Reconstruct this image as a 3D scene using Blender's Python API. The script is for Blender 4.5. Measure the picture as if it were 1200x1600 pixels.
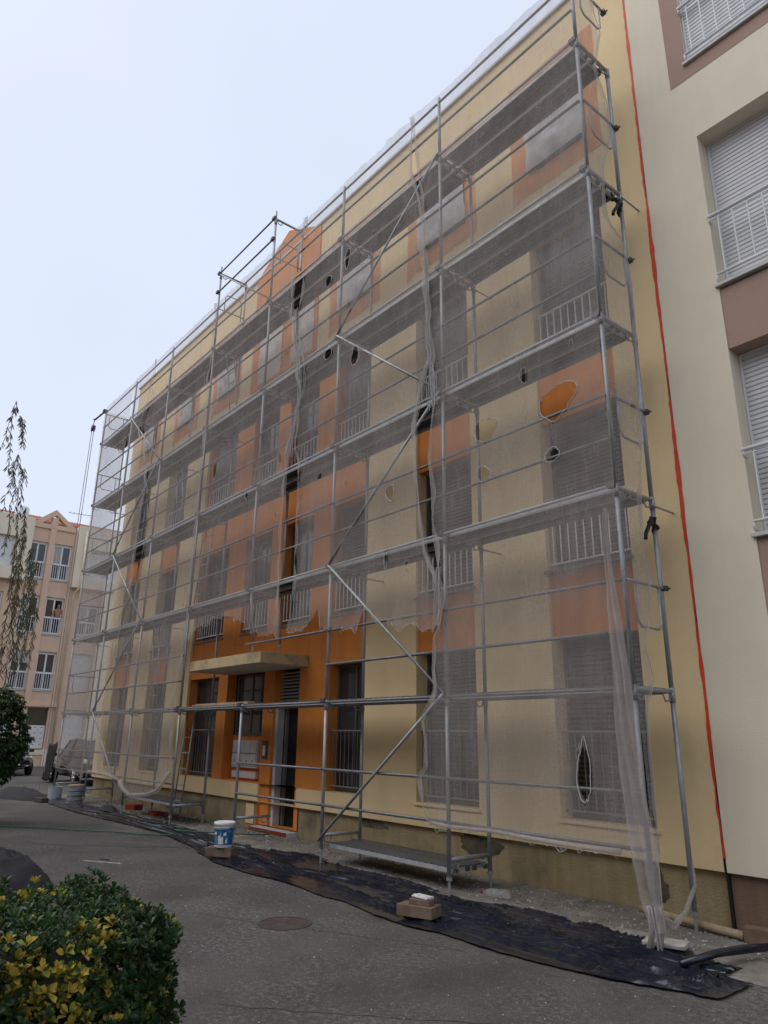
import bpy, bmesh, math, random
from mathutils import Vector, Matrix, noise as mnoise
random.seed(7)
R = math.radians
sc = bpy.context.scene
for o in list(bpy.data.objects):
    bpy.data.objects.remove(o)
col = sc.collection

# ------------------------------------------------------------------ camera
cam_d = bpy.data.cameras.new('camera'); cam = bpy.data.objects.new('camera', cam_d); col.objects.link(cam)
CAMLOC = Vector((3.8215, -6.1811, 1.6793)); yaw, pitch, roll = -0.88515, 0.30374, 0.01329
fw = Vector((math.sin(yaw)*math.cos(pitch), math.cos(yaw)*math.cos(pitch), math.sin(pitch)))
rt = Vector((math.cos(yaw), -math.sin(yaw), 0)); up = rt.cross(fw)
c_, s_ = math.cos(roll), math.sin(roll)
rt, up = c_*rt + s_*up, -s_*rt + c_*up
m = Matrix((rt, up, -fw)).transposed().to_4x4(); m.translation = CAMLOC
cam.matrix_world = m
cam_d.sensor_fit = 'VERTICAL'; cam_d.sensor_height = 36.0; cam_d.lens = 1115.9/1600*36.0
cam_d.clip_start = 0.05; cam_d.clip_end = 2000
sc.camera = cam

# ------------------------------------------------------------------ world: overcast daylight
SUN_EL, SUN_AZ = R(52), R(215)
w = bpy.data.worlds.new('World'); sc.world = w; w.use_nodes = True
nt = w.node_tree; nt.nodes.clear()
wo = nt.nodes.new('ShaderNodeOutputWorld'); bg = nt.nodes.new('ShaderNodeBackground')
sky = nt.nodes.new('ShaderNodeTexSky'); sky.sky_type = 'NISHITA'; sky.sun_disc = False
sky.sun_elevation = SUN_EL; sky.sun_rotation = SUN_AZ; sky.dust_density = 6; sky.air_density = 1.5; sky.ozone_density = 1.0
mx = nt.nodes.new('ShaderNodeMix'); mx.data_type = 'RGBA'; mx.inputs[0].default_value = 0.90
mx.inputs[7].default_value = (5.3, 5.8, 6.95, 1)      # the cloud layer's own pale blue-grey
wtc = nt.nodes.new('ShaderNodeTexCoord'); wn = nt.nodes.new('ShaderNodeTexNoise'); wn.inputs['Scale'].default_value = 1.6; wn.inputs['Detail'].default_value = 4
nt.links.new(wtc.outputs['Generated'], wn.inputs[0]); wr = nt.nodes.new('ShaderNodeMapRange'); wr.inputs[1].default_value = .3; wr.inputs[2].default_value = .7; wr.inputs[3].default_value = .96; wr.inputs[4].default_value = 1.04
nt.links.new(wn.outputs[0], wr.inputs[0]); wh_ = nt.nodes.new('ShaderNodeHueSaturation'); nt.links.new(wr.outputs[0], wh_.inputs['Value'])   # faint cloud mottling all round
nt.links.new(sky.outputs[0], mx.inputs[6]); nt.links.new(mx.outputs[2], wh_.inputs['Color']); nt.links.new(wh_.outputs[0], bg.inputs[0])
bg.inputs[1].default_value = 0.10
nt.links.new(bg.outputs[0], wo.inputs[0])
sun_d = bpy.data.lights.new('sun', 'SUN'); sun = bpy.data.objects.new('sun', sun_d); col.objects.link(sun)
sun_d.energy = 0.9; sun_d.angle = R(60); sun_d.color = (1.0, 0.96, 0.9)
sdir = Vector((math.sin(SUN_AZ)*math.cos(SUN_EL), math.cos(SUN_AZ)*math.cos(SUN_EL), math.sin(SUN_EL)))
sun.rotation_euler = (-sdir).to_track_quat('-Z', 'Y').to_euler(); sun.location = sdir*60
vs = sc.view_settings
vs.view_transform = 'Standard'; vs.look = 'None'; vs.gamma = 1; vs.use_curve_mapping = False; vs.exposure = 0.60
sc.render.engine = 'CYCLES'
sc.cycles.transparent_max_bounces = 24; sc.cycles.max_bounces = 6

# ------------------------------------------------------------------ helpers
def tag(o, label=None, cat=None, group=None, kind=None):
    if label: o['label'] = label
    if cat: o['category'] = cat
    if group: o['group'] = group
    if kind: o['kind'] = kind
    return o
ORG = {}
def org(o):
    return ORG.get(o.name, Vector((0, 0, 0))) if o else Vector((0, 0, 0))
def empty(name, loc, label, cat, group=None):
    o = bpy.data.objects.new(name, None); col.objects.link(o); o.location = loc; o.empty_display_size = .2
    ORG[o.name] = Vector(loc); return tag(o, label, cat, group)
def link(name, mesh, parent=None, loc=None):
    """place mesh (verts relative to loc, world) under parent"""
    o = bpy.data.objects.new(name, mesh); col.objects.link(o)
    l = Vector(loc) if loc is not None else org(parent)
    if parent: o.parent = parent
    o.location = l - org(parent); ORG[o.name] = l
    return o
class MB:
    def __init__(s): s.v = []; s.f = []; s.mi = []; s.cur = 0
    def add(s, vs, fs):
        n = len(s.v); s.v += [tuple(v) for v in vs]; s.f += [tuple(n+i for i in f) for f in fs]; s.mi += [s.cur]*len(fs)
    def quad(s, a, b, c, d): s.add((a, b, c, d), ((0, 1, 2, 3),))
    def box(s, x0, x1, y0, y1, z0, z1):
        s.add([(x, y, z) for z in (z0, z1) for y in (y0, y1) for x in (x0, x1)],
              [(0, 2, 3, 1), (4, 5, 7, 6), (0, 1, 5, 4), (2, 6, 7, 3), (0, 4, 6, 2), (1, 3, 7, 5)])
    def rbox(s, cen, size, rz=0, tilt=0, j=0):
        cx, cy, cz = cen; hx, hy, hz = [a/2 for a in size]; M = Matrix.Rotation(rz, 3, 'Z') @ Matrix.Rotation(tilt, 3, 'X')
        vv = []
        for z in (-hz, hz):
            for y in (-hy, hy):
                for x in (-hx, hx):
                    q = M @ Vector((x*(1+random.uniform(-j, j)), y*(1+random.uniform(-j, j)), z*(1+random.uniform(-j, j))))
                    vv.append((cx+q.x, cy+q.y, cz+q.z))
        s.add(vv, [(0, 2, 3, 1), (4, 5, 7, 6), (0, 1, 5, 4), (2, 6, 7, 3), (0, 4, 6, 2), (1, 3, 7, 5)])
    def tube(s, pts, r, n=8, cap=True):
        pts = [Vector(p) for p in pts]; rings = []; k = len(pts)
        rr = r if isinstance(r, (list, tuple)) else [r]*k
        d0 = (pts[1]-pts[0]).normalized()
        a = Vector((0, 0, 1)) if abs(d0.z) < .9 else Vector((1, 0, 0))
        nrm = d0.cross(a).normalized(); vv = []
        for i in range(k):
            d = (pts[min(i+1, k-1)]-pts[max(i-1, 0)]).normalized()
            nrm = (nrm - d*nrm.dot(d))
            nrm = nrm.normalized() if nrm.length > 1e-6 else d.orthogonal().normalized()
            b = d.cross(nrm)
            for q in range(n):
                t = 2*math.pi*q/n; vv.append(pts[i] + (nrm*math.cos(t)+b*math.sin(t))*rr[i])
        ff = [(i*n+q, i*n+(q+1) % n, (i+1)*n+(q+1) % n, (i+1)*n+q) for i in range(k-1) for q in range(n)]
        if cap: ff += [tuple(reversed(range(n))), tuple((k-1)*n+q for q in range(n))]
        s.add(vv, ff)
    def lathe(s, prof, cen=(0, 0, 0), n=20, axis='Z'):
        vv = []
        for r, z in prof:
            for q in range(n):
                t = 2*math.pi*q/n; a, b = r*math.cos(t), r*math.sin(t)
                p = (a, b, z) if axis == 'Z' else ((a, z, b) if axis == 'Y' else (z, a, b))
                vv.append((cen[0]+p[0], cen[1]+p[1], cen[2]+p[2]))
        k = len(prof)
        ff = [(i*n+q, i*n+(q+1) % n, (i+1)*n+(q+1) % n, (i+1)*n+q) for i in range(k-1) for q in range(n)]
        s.add(vv, ff)
    def prism(s, poly, fn, w0, w1):
        """poly in (u,v); fn(u,v,w)->xyz"""
        n = len(poly); vv = [fn(u, v, w0) for u, v in poly]+[fn(u, v, w1) for u, v in poly]
        s.add(vv, [tuple(range(n)), tuple(reversed(range(n, 2*n)))]+[(i, (i+1) % n, n+(i+1) % n, n+i) for i in range(n)])
    def mesh(s, name, mats, loc=(0, 0, 0), smooth=False):
        me = bpy.data.meshes.new(name); lx, ly, lz = loc
        me.from_pydata([(x-lx, y-ly, z-lz) for x, y, z in s.v], [], s.f)
        if not isinstance(mats, (list, tuple)): mats = [mats]
        for mm in mats: me.materials.append(mm)
        if len(mats) > 1: me.polygons.foreach_set('material_index', s.mi)
        if smooth: me.polygons.foreach_set('use_smooth', [True]*len(s.f))
        me.update(); return me
    def build(s, name, mats, parent=None, smooth=False, **kw):
        loc = org(parent)
        if parent is None and s.v:
            loc = Vector((sum(v[0] for v in s.v)/len(s.v), sum(v[1] for v in s.v)/len(s.v), min(v[2] for v in s.v)))
        o = link(name, s.mesh(name, mats, loc, smooth), parent, loc)
        if kw: tag(o, **kw)
        return o
def bevel(o, wd=.004, seg=2):
    b = o.modifiers.new('bevel', 'BEVEL'); b.width = wd; b.segments = seg; b.limit_method = 'ANGLE'; return o
def fbm(x, y=0, z=0, o=3): return mnoise.fractal((x, y, z), 1.0, 2.0, o)
def interp(poly, t, k=0):
    """poly list of (key, val) pairs ; returns val at key t"""
    P = poly if poly[0][0] <= poly[-1][0] else poly[::-1]
    if t <= P[0][0]: return P[0][1]
    for a, b in zip(P, P[1:]):
        if t <= b[0]:
            return a[1]+(b[1]-a[1])*(t-a[0])/max(b[0]-a[0], 1e-6)
    return P[-1][1]

# ------------------------------------------------------------------ materials
def mat(name, color, rough=.7, var=.12, scale=3, bump=0, bscale=60, metal=0, spec=.3, dirt=None, dirtscale=1.2, dirtamt=.5, streak=0, coat=0):
    m = bpy.data.materials.new(name); m.use_nodes = True; t = m.node_tree; N = t.nodes; L = t.links
    b = N['Principled BSDF']; b.inputs['Roughness'].default_value = rough; b.inputs['Metallic'].default_value = metal
    b.inputs['Specular IOR Level'].default_value = spec
    if coat: b.inputs['Coat Weight'].default_value = coat
    tc = N.new('ShaderNodeTexCoord'); mp = N.new('ShaderNodeMapping'); L.new(tc.outputs['Object'], mp.inputs[0])
    n = N.new('ShaderNodeTexNoise'); n.inputs['Scale'].default_value = scale; n.inputs['Detail'].default_value = 6; n.inputs['Roughness'].default_value = .65
    L.new(mp.outputs[0], n.inputs[0])
    mr = N.new('ShaderNodeMapRange'); mr.inputs[1].default_value = .3; mr.inputs[2].default_value = .7
    mr.inputs[3].default_value = 1-var; mr.inputs[4].default_value = 1+var; L.new(n.outputs[0], mr.inputs[0])
    hsv = N.new('ShaderNodeHueSaturation'); hsv.inputs['Color'].default_value = (*color, 1); L.new(mr.outputs[0], hsv.inputs['Value'])
    out = hsv.outputs[0]
    if streak:
        ms = N.new('ShaderNodeMapping'); ms.inputs['Scale'].default_value = (6, 6, .35); L.new(tc.outputs['Object'], ms.inputs[0])
        n3 = N.new('ShaderNodeTexNoise'); n3.inputs['Scale'].default_value = 1.5; n3.inputs['Detail'].default_value = 5; L.new(ms.outputs[0], n3.inputs[0])
        r3 = N.new('ShaderNodeMapRange'); r3.inputs[1].default_value = .42; r3.inputs[2].default_value = .75; r3.inputs[3].default_value = 1; r3.inputs[4].default_value = 1-streak
        L.new(n3.outputs[0], r3.inputs[0]); h3 = N.new('ShaderNodeHueSaturation'); L.new(out, h3.inputs['Color']); L.new(r3.outputs[0], h3.inputs['Value']); out = h3.outputs[0]
    if dirt:
        n2 = N.new('ShaderNodeTexNoise'); n2.inputs['Scale'].default_value = dirtscale; n2.inputs['Detail'].default_value = 8; n2.inputs['Roughness'].default_value = .7
        L.new(mp.outputs[0], n2.inputs[0])
        r2 = N.new('ShaderNodeMapRange'); r2.inputs[1].default_value = .5; r2.inputs[2].default_value = .68; r2.inputs[4].default_value = dirtamt; L.new(n2.outputs[0], r2.inputs[0])
        x = N.new('ShaderNodeMix'); x.data_type = 'RGBA'; L.new(r2.outputs[0], x.inputs[0]); L.new(out, x.inputs[6]); x.inputs[7].default_value = (*dirt, 1); out = x.outputs[2]
        r4 = N.new('ShaderNodeMapRange'); r4.inputs[3].default_value = rough; r4.inputs[4].default_value = min(1, rough+.35); L.new(r2.outputs[0], r4.inputs[0]); L.new(r4.outputs[0], b.inputs['Roughness'])
    L.new(out, b.inputs['Base Color'])
    if bump:
        nb = N.new('ShaderNodeTexNoise'); nb.inputs['Scale'].default_value = bscale; nb.inputs['Detail'].default_value = 4; L.new(mp.outputs[0], nb.inputs[0])
        bp = N.new('ShaderNodeBump'); bp.inputs['Strength'].default_value = bump; bp.inputs['Distance'].default_value = .02; L.new(nb.outputs[0], bp.inputs['Height']); L.new(bp.outputs[0], b.inputs['Normal'])
    return m
M = {}
M['beige'] = mat('fresh_yellow_paint', (.76, .59, .335), .75, .07, 1.2, .25, 90, dirt=(.68, .53, .30), dirtscale=.6, dirtamt=.5)
M['band'] = mat('yellow_band_paint', (.76, .59, .335), .75, .07, 1.2, .25, 90)
M['orange'] = mat('orange_paint', (.68, .235, .045), .7, .10, 1.5, .25, 90, streak=.15)
M['sur'] = mat('orange_primer', (.68, .31, .13), .75, .18, 2.5, .25, 90, streak=.2)
M['plinth'] = mat('old_plinth_render', (.34, .27, .155), .85, .16, 2.2, .5, 40, dirt=(.10, .085, .06), dirtscale=.9, dirtamt=.75, streak=.25)
M['cream'] = mat('old_cream_render', (.75, .675, .53), .85, .05, .7, .3, 110, streak=.03, dirt=(.69, .62, .48), dirtscale=.8, dirtamt=.5)
M['brown'] = mat('brown_render', (.37, .255, .20), .85, .08, 1, .3, 110)
M['plinth2'] = mat('brown_plinth_render', (.22, .145, .10), .85, .12, 1.5, .4, 60, streak=.2)
M['red'] = mat('red_sealant', (.62, .055, .02), .55, .15, 5)
M['salmon'] = mat('salmon_render', (.68, .49, .36), .85, .07, .8, .2, 80, streak=.08)
M['cream2'] = mat('pale_cream_render', (.76, .68, .52), .85, .07, .8, .2, 80, streak=.08)
M['tile'] = mat('clay_roof', (.32, .10, .06), .8, .25, 8, .3, 30)
M['white'] = mat('white_metal_paint', (.72, .73, .74), .45, .04, 3)
M['shutw'] = mat('white_plastic_slats', (.64, .65, .66), .5, .05, 2, streak=.06)
M['sillm'] = mat('pale_sill_stone', (.52, .52, .50), .6, .1, 8)
M['shutd'] = mat('dark_shutter_slats', (.075, .066, .056), .55, .12, 3)
M['framed'] = mat('dark_window_frame', (.09, .085, .08), .5, .1, 4)
M['grill'] = mat('grille_paint', (.22, .21, .195), .5, .1, 6)
M['railp'] = mat('pale_railing_paint', (.74, .735, .72), .5, .06, 5)
M['dark'] = mat('dark_interior', (.022, .02, .018), .9, .1, 2)
M['steel'] = mat('galvanised_steel', (.33, .345, .36), .45, .2, 7, .08, 50, metal=.4, spec=.5, dirt=(.30, .29, .275), dirtscale=5, dirtamt=.6)
M['steeld'] = mat('coupler_steel', (.09, .09, .10), .55, .2, 10, metal=.5)
M['cable'] = mat('black_cable', (.015, .015, .016), .45, .1, 4)
M['hose'] = mat('green_hose', (.02, .10, .055), .45, .1, 4)
M['wood'] = mat('raw_timber', (.36, .26, .16), .8, .25, 9, .2, 60, dirt=(.5, .46, .4), dirtscale=6, dirtamt=.4)
M['brickm'] = mat('clay_block', (.17, .115, .075), .9, .2, 9, .3, 60, dirt=(.24, .21, .175), dirtscale=6, dirtamt=.6)
M['plasticw'] = mat('white_bucket_plastic', (.72, .73, .72), .4, .06, 5, dirt=(.5, .47, .42), dirtscale=7, dirtamt=.5)
M['blue'] = mat('blue_print', (.02, .13, .30), .4, .12, 8, dirt=(.5, .52, .52), dirtscale=12, dirtamt=.5)
M['tarp'] = mat('black_tarp', (.018, .018, .02), .55, .2, 5, .3, 20)
M['canopyp'] = mat('canopy_paint', (.50, .39, .22), .85, .12, 2, .3, 60, dirt=(.24, .19, .12), dirtscale=2.4, dirtamt=.8)
M['rubble'] = mat('rubble', (.20, .18, .155), .95, .4, 14)
M['chip'] = mat('pale_chips', (.45, .43, .39), .9, .3, 10)
M['dirt'] = mat('dusty_ground', (.17, .155, .135), .95, .35, 3, .6, 30, dirt=(.36, .33, .28), dirtscale=2.5, dirtamt=.75)
M['bark'] = mat('bark', (.10, .075, .05), .95, .25, 6, .8, 25)
M['carpaint'] = mat('black_car_paint', (.012, .013, .016), .2, .05, 2, spec=.6, coat=.7)
M['carglass'] = mat('car_glass', (.02, .022, .025), .06, .05, 2, spec=.8)
M['rubber'] = mat('tyre_rubber', (.02, .02, .02), .85, .1, 4)
M['alloy'] = mat('alloy_rim', (.55, .56, .58), .35, .05, 4, metal=.8)
M['lamp'] = mat('lamp_lens', (.55, .58, .6), .12, .08, 6, spec=.8)
M['plate'] = mat('plate_white', (.7, .7, .68), .5, .03, 3)
M['redp'] = mat('red_plastic', (.26, .03, .02), .5, .15, 4)
M['iron'] = mat('rusty_iron', (.085, .060, .050), .85, .3, 9, .5, 40, dirt=(.10, .095, .088), dirtscale=7, dirtamt=.7)
M['skin'] = mat('skin', (.33, .17, .11), .6, .08, 6)
M['hair'] = mat('dark_hair', (.02, .015, .012), .8, .1, 6)
M['glass'] = mat('window_glass', (.035, .04, .045), .06, .2, .8, spec=.7)
M['curt'] = mat('curtain', (.45, .44, .41), .9, .15, 1, streak=.3)
M['rope'] = mat('rope', (.30, .29, .27), .9, .15, 8)
M['solar'] = mat('skylight_panel', (.40, .43, .47), .3, .1, 2)

def net_mat(name, base=.45, streak=.22):
    m = bpy.data.materials.new(name); m.use_nodes = True; t = m.node_tree; N = t.nodes; L = t.links
    N.remove(N['Principled BSDF']); out = N['Material Output']
    tc = N.new('ShaderNodeTexCoord')
    ms = N.new('ShaderNodeMapping'); ms.inputs['Scale'].default_value = (5, 5, .7); L.new(tc.outputs['Object'], ms.inputs[0])
    n1 = N.new('ShaderNodeTexNoise'); n1.inputs['Scale'].default_value = 1.6; n1.inputs['Detail'].default_value = 7; n1.inputs['Roughness'].default_value = .7; L.new(ms.outputs[0], n1.inputs[0])
    n2 = N.new('ShaderNodeTexNoise'); n2.inputs['Scale'].default_value = .8; n2.inputs['Detail'].default_value = 4; L.new(tc.outputs['Object'], n2.inputs[0])
    mw = N.new('ShaderNodeMapping'); mw.inputs['Scale'].default_value = (26, 0.3, 26); L.new(tc.outputs['Object'], mw.inputs[0])
    n3 = N.new('ShaderNodeTexNoise'); n3.inputs['Scale'].default_value = 2; n3.inputs['Detail'].default_value = 3; n3.inputs['Roughness'].default_value = .8; L.new(mw.outputs[0], n3.inputs[0])
    def mr(a, lo, hi, i0=.3, i1=.7):
        r = N.new('ShaderNodeMapRange'); r.clamp = False; r.inputs[1].default_value = i0; r.inputs[2].default_value = i1; r.inputs[3].default_value = lo; r.inputs[4].default_value = hi; L.new(a, r.inputs[0]); return r.outputs[0]
    def ad(a, b):
        q = N.new('ShaderNodeMath'); q.operation = 'ADD'; L.new(a, q.inputs[0]); L.new(b, q.inputs[1]); return q.outputs[0]
    def thr(sc_):
        q = N.new('ShaderNodeMapping'); q.inputs['Scale'].default_value = sc_; L.new(tc.outputs['Object'], q.inputs[0])
        z = N.new('ShaderNodeTexNoise'); z.inputs['Scale'].default_value = 1; z.inputs['Detail'].default_value = 2; L.new(q.outputs[0], z.inputs[0]); return mr(z.outputs[0], -.034, .034)
    cr = N.new('ShaderNodeTexNoise'); cr.noise_type = 'RIDGED_MULTIFRACTAL'; cr.inputs['Scale'].default_value = 1.1; cr.inputs['Detail'].default_value = 3
    mc = N.new('ShaderNodeMapping'); mc.inputs['Rotation'].default_value = (0, .5, 0); mc.inputs['Scale'].default_value = (2.2, .3, .8); L.new(tc.outputs['Object'], mc.inputs[0]); L.new(mc.outputs[0], cr.inputs[0])
    f = ad(ad(mr(n1.outputs[0], base-streak/2, base+streak/2), mr(n2.outputs[0], -.07, .07)), mr(n3.outputs[0], -.025, .025))
    f = ad(ad(ad(f, thr((60, 60, 3))), thr((3, 3, 60))), mr(cr.outputs[0], -.02, .05, .3, 1.2))
    cl = N.new('ShaderNodeClamp'); cl.inputs[1].default_value = .12; cl.inputs[2].default_value = .85; L.new(f, cl.inputs[0])
    tr = N.new('ShaderNodeBsdfTransparent'); df = N.new('ShaderNodeBsdfDiffuse'); tl = N.new('ShaderNodeBsdfTranslucent')
    df.inputs[0].default_value = (.56, .52, .495, 1); tl.inputs[0].default_value = (.52, .49, .475, 1)
    a = N.new('ShaderNodeMixShader'); a.inputs[0].default_value = .35; L.new(df.outputs[0], a.inputs[1]); L.new(tl.outputs[0], a.inputs[2])
    b = N.new('ShaderNodeMixShader'); L.new(cl.outputs[0], b.inputs[0]); L.new(tr.outputs[0], b.inputs[1]); L.new(a.outputs[0], b.inputs[2])
    L.new(b.outputs[0], out.inputs[0]); return m
M['net'] = net_mat('debris_netting', .39, .13)
M['net2'] = net_mat('gathered_netting', .56, .22)
M['thread'] = mat('net_thread', (.46, .45, .44), .9, .08, 20)
def film_mat(name, base, colr):
    m = net_mat(name, base, .2)
    for n in m.node_tree.nodes:
        if n.bl_idname in ('ShaderNodeBsdfDiffuse', 'ShaderNodeBsdfTranslucent'): n.inputs[0].default_value = (*colr, 1)
    return m
M['film'] = film_mat('white_masking_film', .90, (.88, .88, .89))
M['filmg'] = film_mat('thin_masking_film', .38, (.62, .61, .66))

def deck_mat():
    m = mat('perforated_deck', (.085, .085, .088), .6, .18, 2.2, 0, metal=.15, dirt=(.105, .10, .095), dirtscale=2.2, dirtamt=.6)
    t = m.node_tree; N = t.nodes; L = t.links; b = N['Principled BSDF']
    tc = N.new('ShaderNodeTexCoord'); mp = N.new('ShaderNodeMapping'); mp.inputs['Scale'].default_value = (9, 14, 1); L.new(tc.outputs['Object'], mp.inputs[0])
    v = N.new('ShaderNodeTexVoronoi'); v.voronoi_dimensions = '2D'; v.inputs['Scale'].default_value = 1; v.inputs['Randomness'].default_value = 0.05; L.new(mp.outputs[0], v.inputs['Vector'])
    r = N.new('ShaderNodeMapRange'); r.inputs[1].default_value = .12; r.inputs[2].default_value = .20; r.inputs[3].default_value = 1.9; r.inputs[4].default_value = .95; L.new(v.outputs['Distance'], r.inputs[0])
    src = b.inputs['Base Color'].links[0].from_socket
    h = N.new('ShaderNodeHueSaturation'); L.new(src, h.inputs['Color']); L.new(r.outputs[0], h.inputs['Value']); L.new(h.outputs[0], b.inputs['Base Color'])
    return m
M['deck'] = deck_mat()

def ground_mat():
    m = mat('worn_concrete', (.084, .078, .070), .9, .36, .7, .4, 60, dirt=(.038, .036, .034), dirtscale=.55, dirtamt=.85)
    t = m.node_tree; N = t.nodes; L = t.links; b = N['Principled BSDF']
    tc = N.new('ShaderNodeTexCoord')
    n = N.new('ShaderNodeTexNoise'); n.inputs['Scale'].default_value = 22; n.inputs['Detail'].default_value = 6; n.inputs['Roughness'].default_value = .75; L.new(tc.outputs['Object'], n.inputs[0])
    n2 = N.new('ShaderNodeTexNoise'); n2.inputs['Scale'].default_value = 1.1; n2.inputs['Detail'].default_value = 5; L.new(tc.outputs['Object'], n2.inputs[0])
    ad = N.new('ShaderNodeMath'); ad.operation = 'MULTIPLY_ADD'; L.new(n2.outputs[0], ad.inputs[0]); ad.inputs[1].default_value = .45; L.new(n.outputs[0], ad.inputs[2])
    r = N.new('ShaderNodeMapRange'); r.inputs[1].default_value = .72; r.inputs[2].default_value = .90; r.inputs[4].default_value = .65; L.new(ad.outputs[0], r.inputs[0])
    x = N.new('ShaderNodeMix'); x.data_type = 'RGBA'; L.new(r.outputs[0], x.inputs[0]); src = b.inputs['Base Color'].links[0].from_socket; L.new(src, x.inputs[6]); x.inputs[7].default_value = (.20, .193, .182, 1)
    v = N.new('ShaderNodeTexNoise'); v.inputs['Scale'].default_value = 75; v.inputs['Detail'].default_value = 5; L.new(tc.outputs['Object'], v.inputs[0])
    r2 = N.new('ShaderNodeMapRange'); r2.inputs[1].default_value = .35; r2.inputs[2].default_value = .65; r2.inputs[3].default_value = .66; r2.inputs[4].default_value = 1.32; L.new(v.outputs[0], r2.inputs[0])
    h = N.new('ShaderNodeHueSaturation'); L.new(x.outputs[2], h.inputs['Color']); L.new(r2.outputs[0], h.inputs['Value']); L.new(h.outputs[0], b.inputs['Base Color'])
    return m
M['ground'] = ground_mat()
def plastic_mat():
    m = mat('black_polythene', (.009, .012, .021), .2, .2, 3, 0, 7, spec=.5, dirt=(.085, .085, .088), dirtscale=1.1, dirtamt=.30)
    return m
M['poly'] = plastic_mat()

# ------------------------------------------------------------------ ground
WALL = 1.0
mb = MB(); mb.quad((-400, -400, 0), (400, -400, 0), (400, 400, 0), (-400, 400, 0))
ground = mb.build('ground', M['ground']); tag(ground, kind='structure')
def strip_on_ground(name, pts, wd, m, parent=None, z=.003, **kw):
    mb = MB(); L = []; Rr = []
    for i, p in enumerate(pts):
        a = Vector(pts[max(0, i-1)]); b = Vector(pts[min(len(pts)-1, i+1)]); d = (b-a).normalized(); n = Vector((-d.y, d.x))
        ww = wd*random.uniform(.6, 1.4)
        L.append((p[0]+n.x*ww/2, p[1]+n.y*ww/2, z)); Rr.append((p[0]-n.x*ww/2, p[1]-n.y*ww/2, z))
    for i in range(len(pts)-1): mb.quad(L[i], L[i+1], Rr[i+1], Rr[i])
    return mb.build(name, m, parent, **kw)
M['joint'] = mat('joint_dirt', (.075, .071, .066), .95, .3, 6)
def wig(a, b, n=24, amp=.02):
    return [(a[0]+(b[0]-a[0])*i/n + amp*fbm(i*.37, a[0]), a[1]+(b[1]-a[1])*i/n + amp*fbm(i*.41, 9+a[1])) for i in range(n+1)]
for a, b in (((-4.6, -3.2), (-.9, -1.4)), ((-1.0, -3.6), (1.6, -1.2)), ((-7.6, -4.2), (-4.3, -1.4))):
    strip_on_ground('joint', wig(a, b, 40, .05), .008, M['joint'], ground)

# ------------------------------------------------------------------ main building
def panel(mb, fn, u0, u1, z0, z1, ops, depth, w=0.0):
    """wall face at depth w with rectangular openings and their reveals; fn(u,w,z)"""
    us = sorted({u0, u1, *[a for o in ops for a in o[:2] if u0 < a < u1]}); zs = sorted({z0, z1, *[a for o in ops for a in o[2:4] if z0 < a < z1]})
    for i in range(len(us)-1):
        for j in range(len(zs)-1):
            cu = (us[i]+us[i+1])/2; cz = (zs[j]+zs[j+1])/2
            if any(o[0] < cu < o[1] and o[2] < cz < o[3] for o in ops): continue
            mb.quad(fn(us[i], w, zs[j]), fn(us[i+1], w, zs[j]), fn(us[i+1], w, zs[j+1]), fn(us[i], w, zs[j+1]))
    for a, b, c, d in [o[:4] for o in ops]:
        e = w+depth
        mb.quad(fn(a, w, c), fn(a, e, c), fn(a, e, d), fn(a, w, d)); mb.quad(fn(b, w, c), fn(b, w, d), fn(b, e, d), fn(b, e, c))
        mb.quad(fn(a, w, c), fn(b, w, c), fn(b, e, c), fn(a, e, c)); mb.quad(fn(a, w, d), fn(a, e, d), fn(b, e, d), fn(b, w, d))
def fbox(mb, fn, u0, u1, w0, w1, z0, z1):
    mb.add([fn(u, w_, z) for z in (z0, z1) for w_ in (w0, w1) for u in (u0, u1)],
           [(0, 2, 3, 1), (4, 5, 7, 6), (0, 1, 5, 4), (2, 6, 7, 3), (0, 4, 6, 2), (1, 3, 7, 5)])
FM = lambda u, w_, z: (u, WALL+w_, z)
main = empty('apartment_building', (-8.7, 1.0, 0), 'yellow and orange apartment block behind the scaffolding, half repainted', 'building')
FL = [(0.80, 2.84), (3.68, 5.70), (6.55, 8.58)]
CA, CB, CE, CF = (-1.69, -.50), (-4.16, -2.96), (-14.35, -13.15), (-16.82, -15.64)
ZC = (-11.93, -5.40)                       # central orange zone
W4 = {'A': (-1.60, -.62), 'B': (-4.06, -2.95), 'C': (-6.50, -5.43), 'D': (-11.72, -10.80), 'E': (-14.10, -13.15), 'F': (-16.60, -15.70)}
S4 = {'A': (-1.93, -.36), 'B': (-4.38, -2.71), 'C': (-6.81, -5.16), 'D': (-12.01, -10.53), 'E': (-14.40, -12.85), 'F': (-16.88, -15.42)}
XL, XR, ZT = -17.65, .155, 12.40
DOOR = (-8.53, -7.24)
ops = [(c[0], c[1], .80, 8.58) for c in (CA, CB, CE, CF)] + [(ZC[0], ZC[1], .80, 8.60)] + [(a, b, 9.75, 11.36) for a, b in W4.values()] + [(DOOR[0], DOOR[1], .50, .80)]
mb = MB(); panel(mb, FM, XL, XR, .50, ZT, ops, .26)
mb.quad(FM(XL, 0, .5), FM(XL, 0, ZT), (XL, 12, ZT), (XL, 12, .5)); mb.quad(FM(XL, 0, ZT), FM(XR, 0, ZT), (XR, 1.3, ZT), (XL, 1.3, ZT))
mb.quad(FM(XL, 0, .5), FM(XL, .1, .5), FM(DOOR[0], .1, .5), FM(DOOR[0], 0, .5)); mb.quad(FM(DOOR[1], 0, .5), FM(DOOR[1], .1, .5), FM(XR, .1, .5), FM(XR, 0, .5))
mb.quad((XL, 1.3, ZT), (XR, 1.3, ZT), (XR, 1.3, 12.0), (XL, 1.3, 12.0))
mb.build('wall', M['beige'], main)
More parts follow.
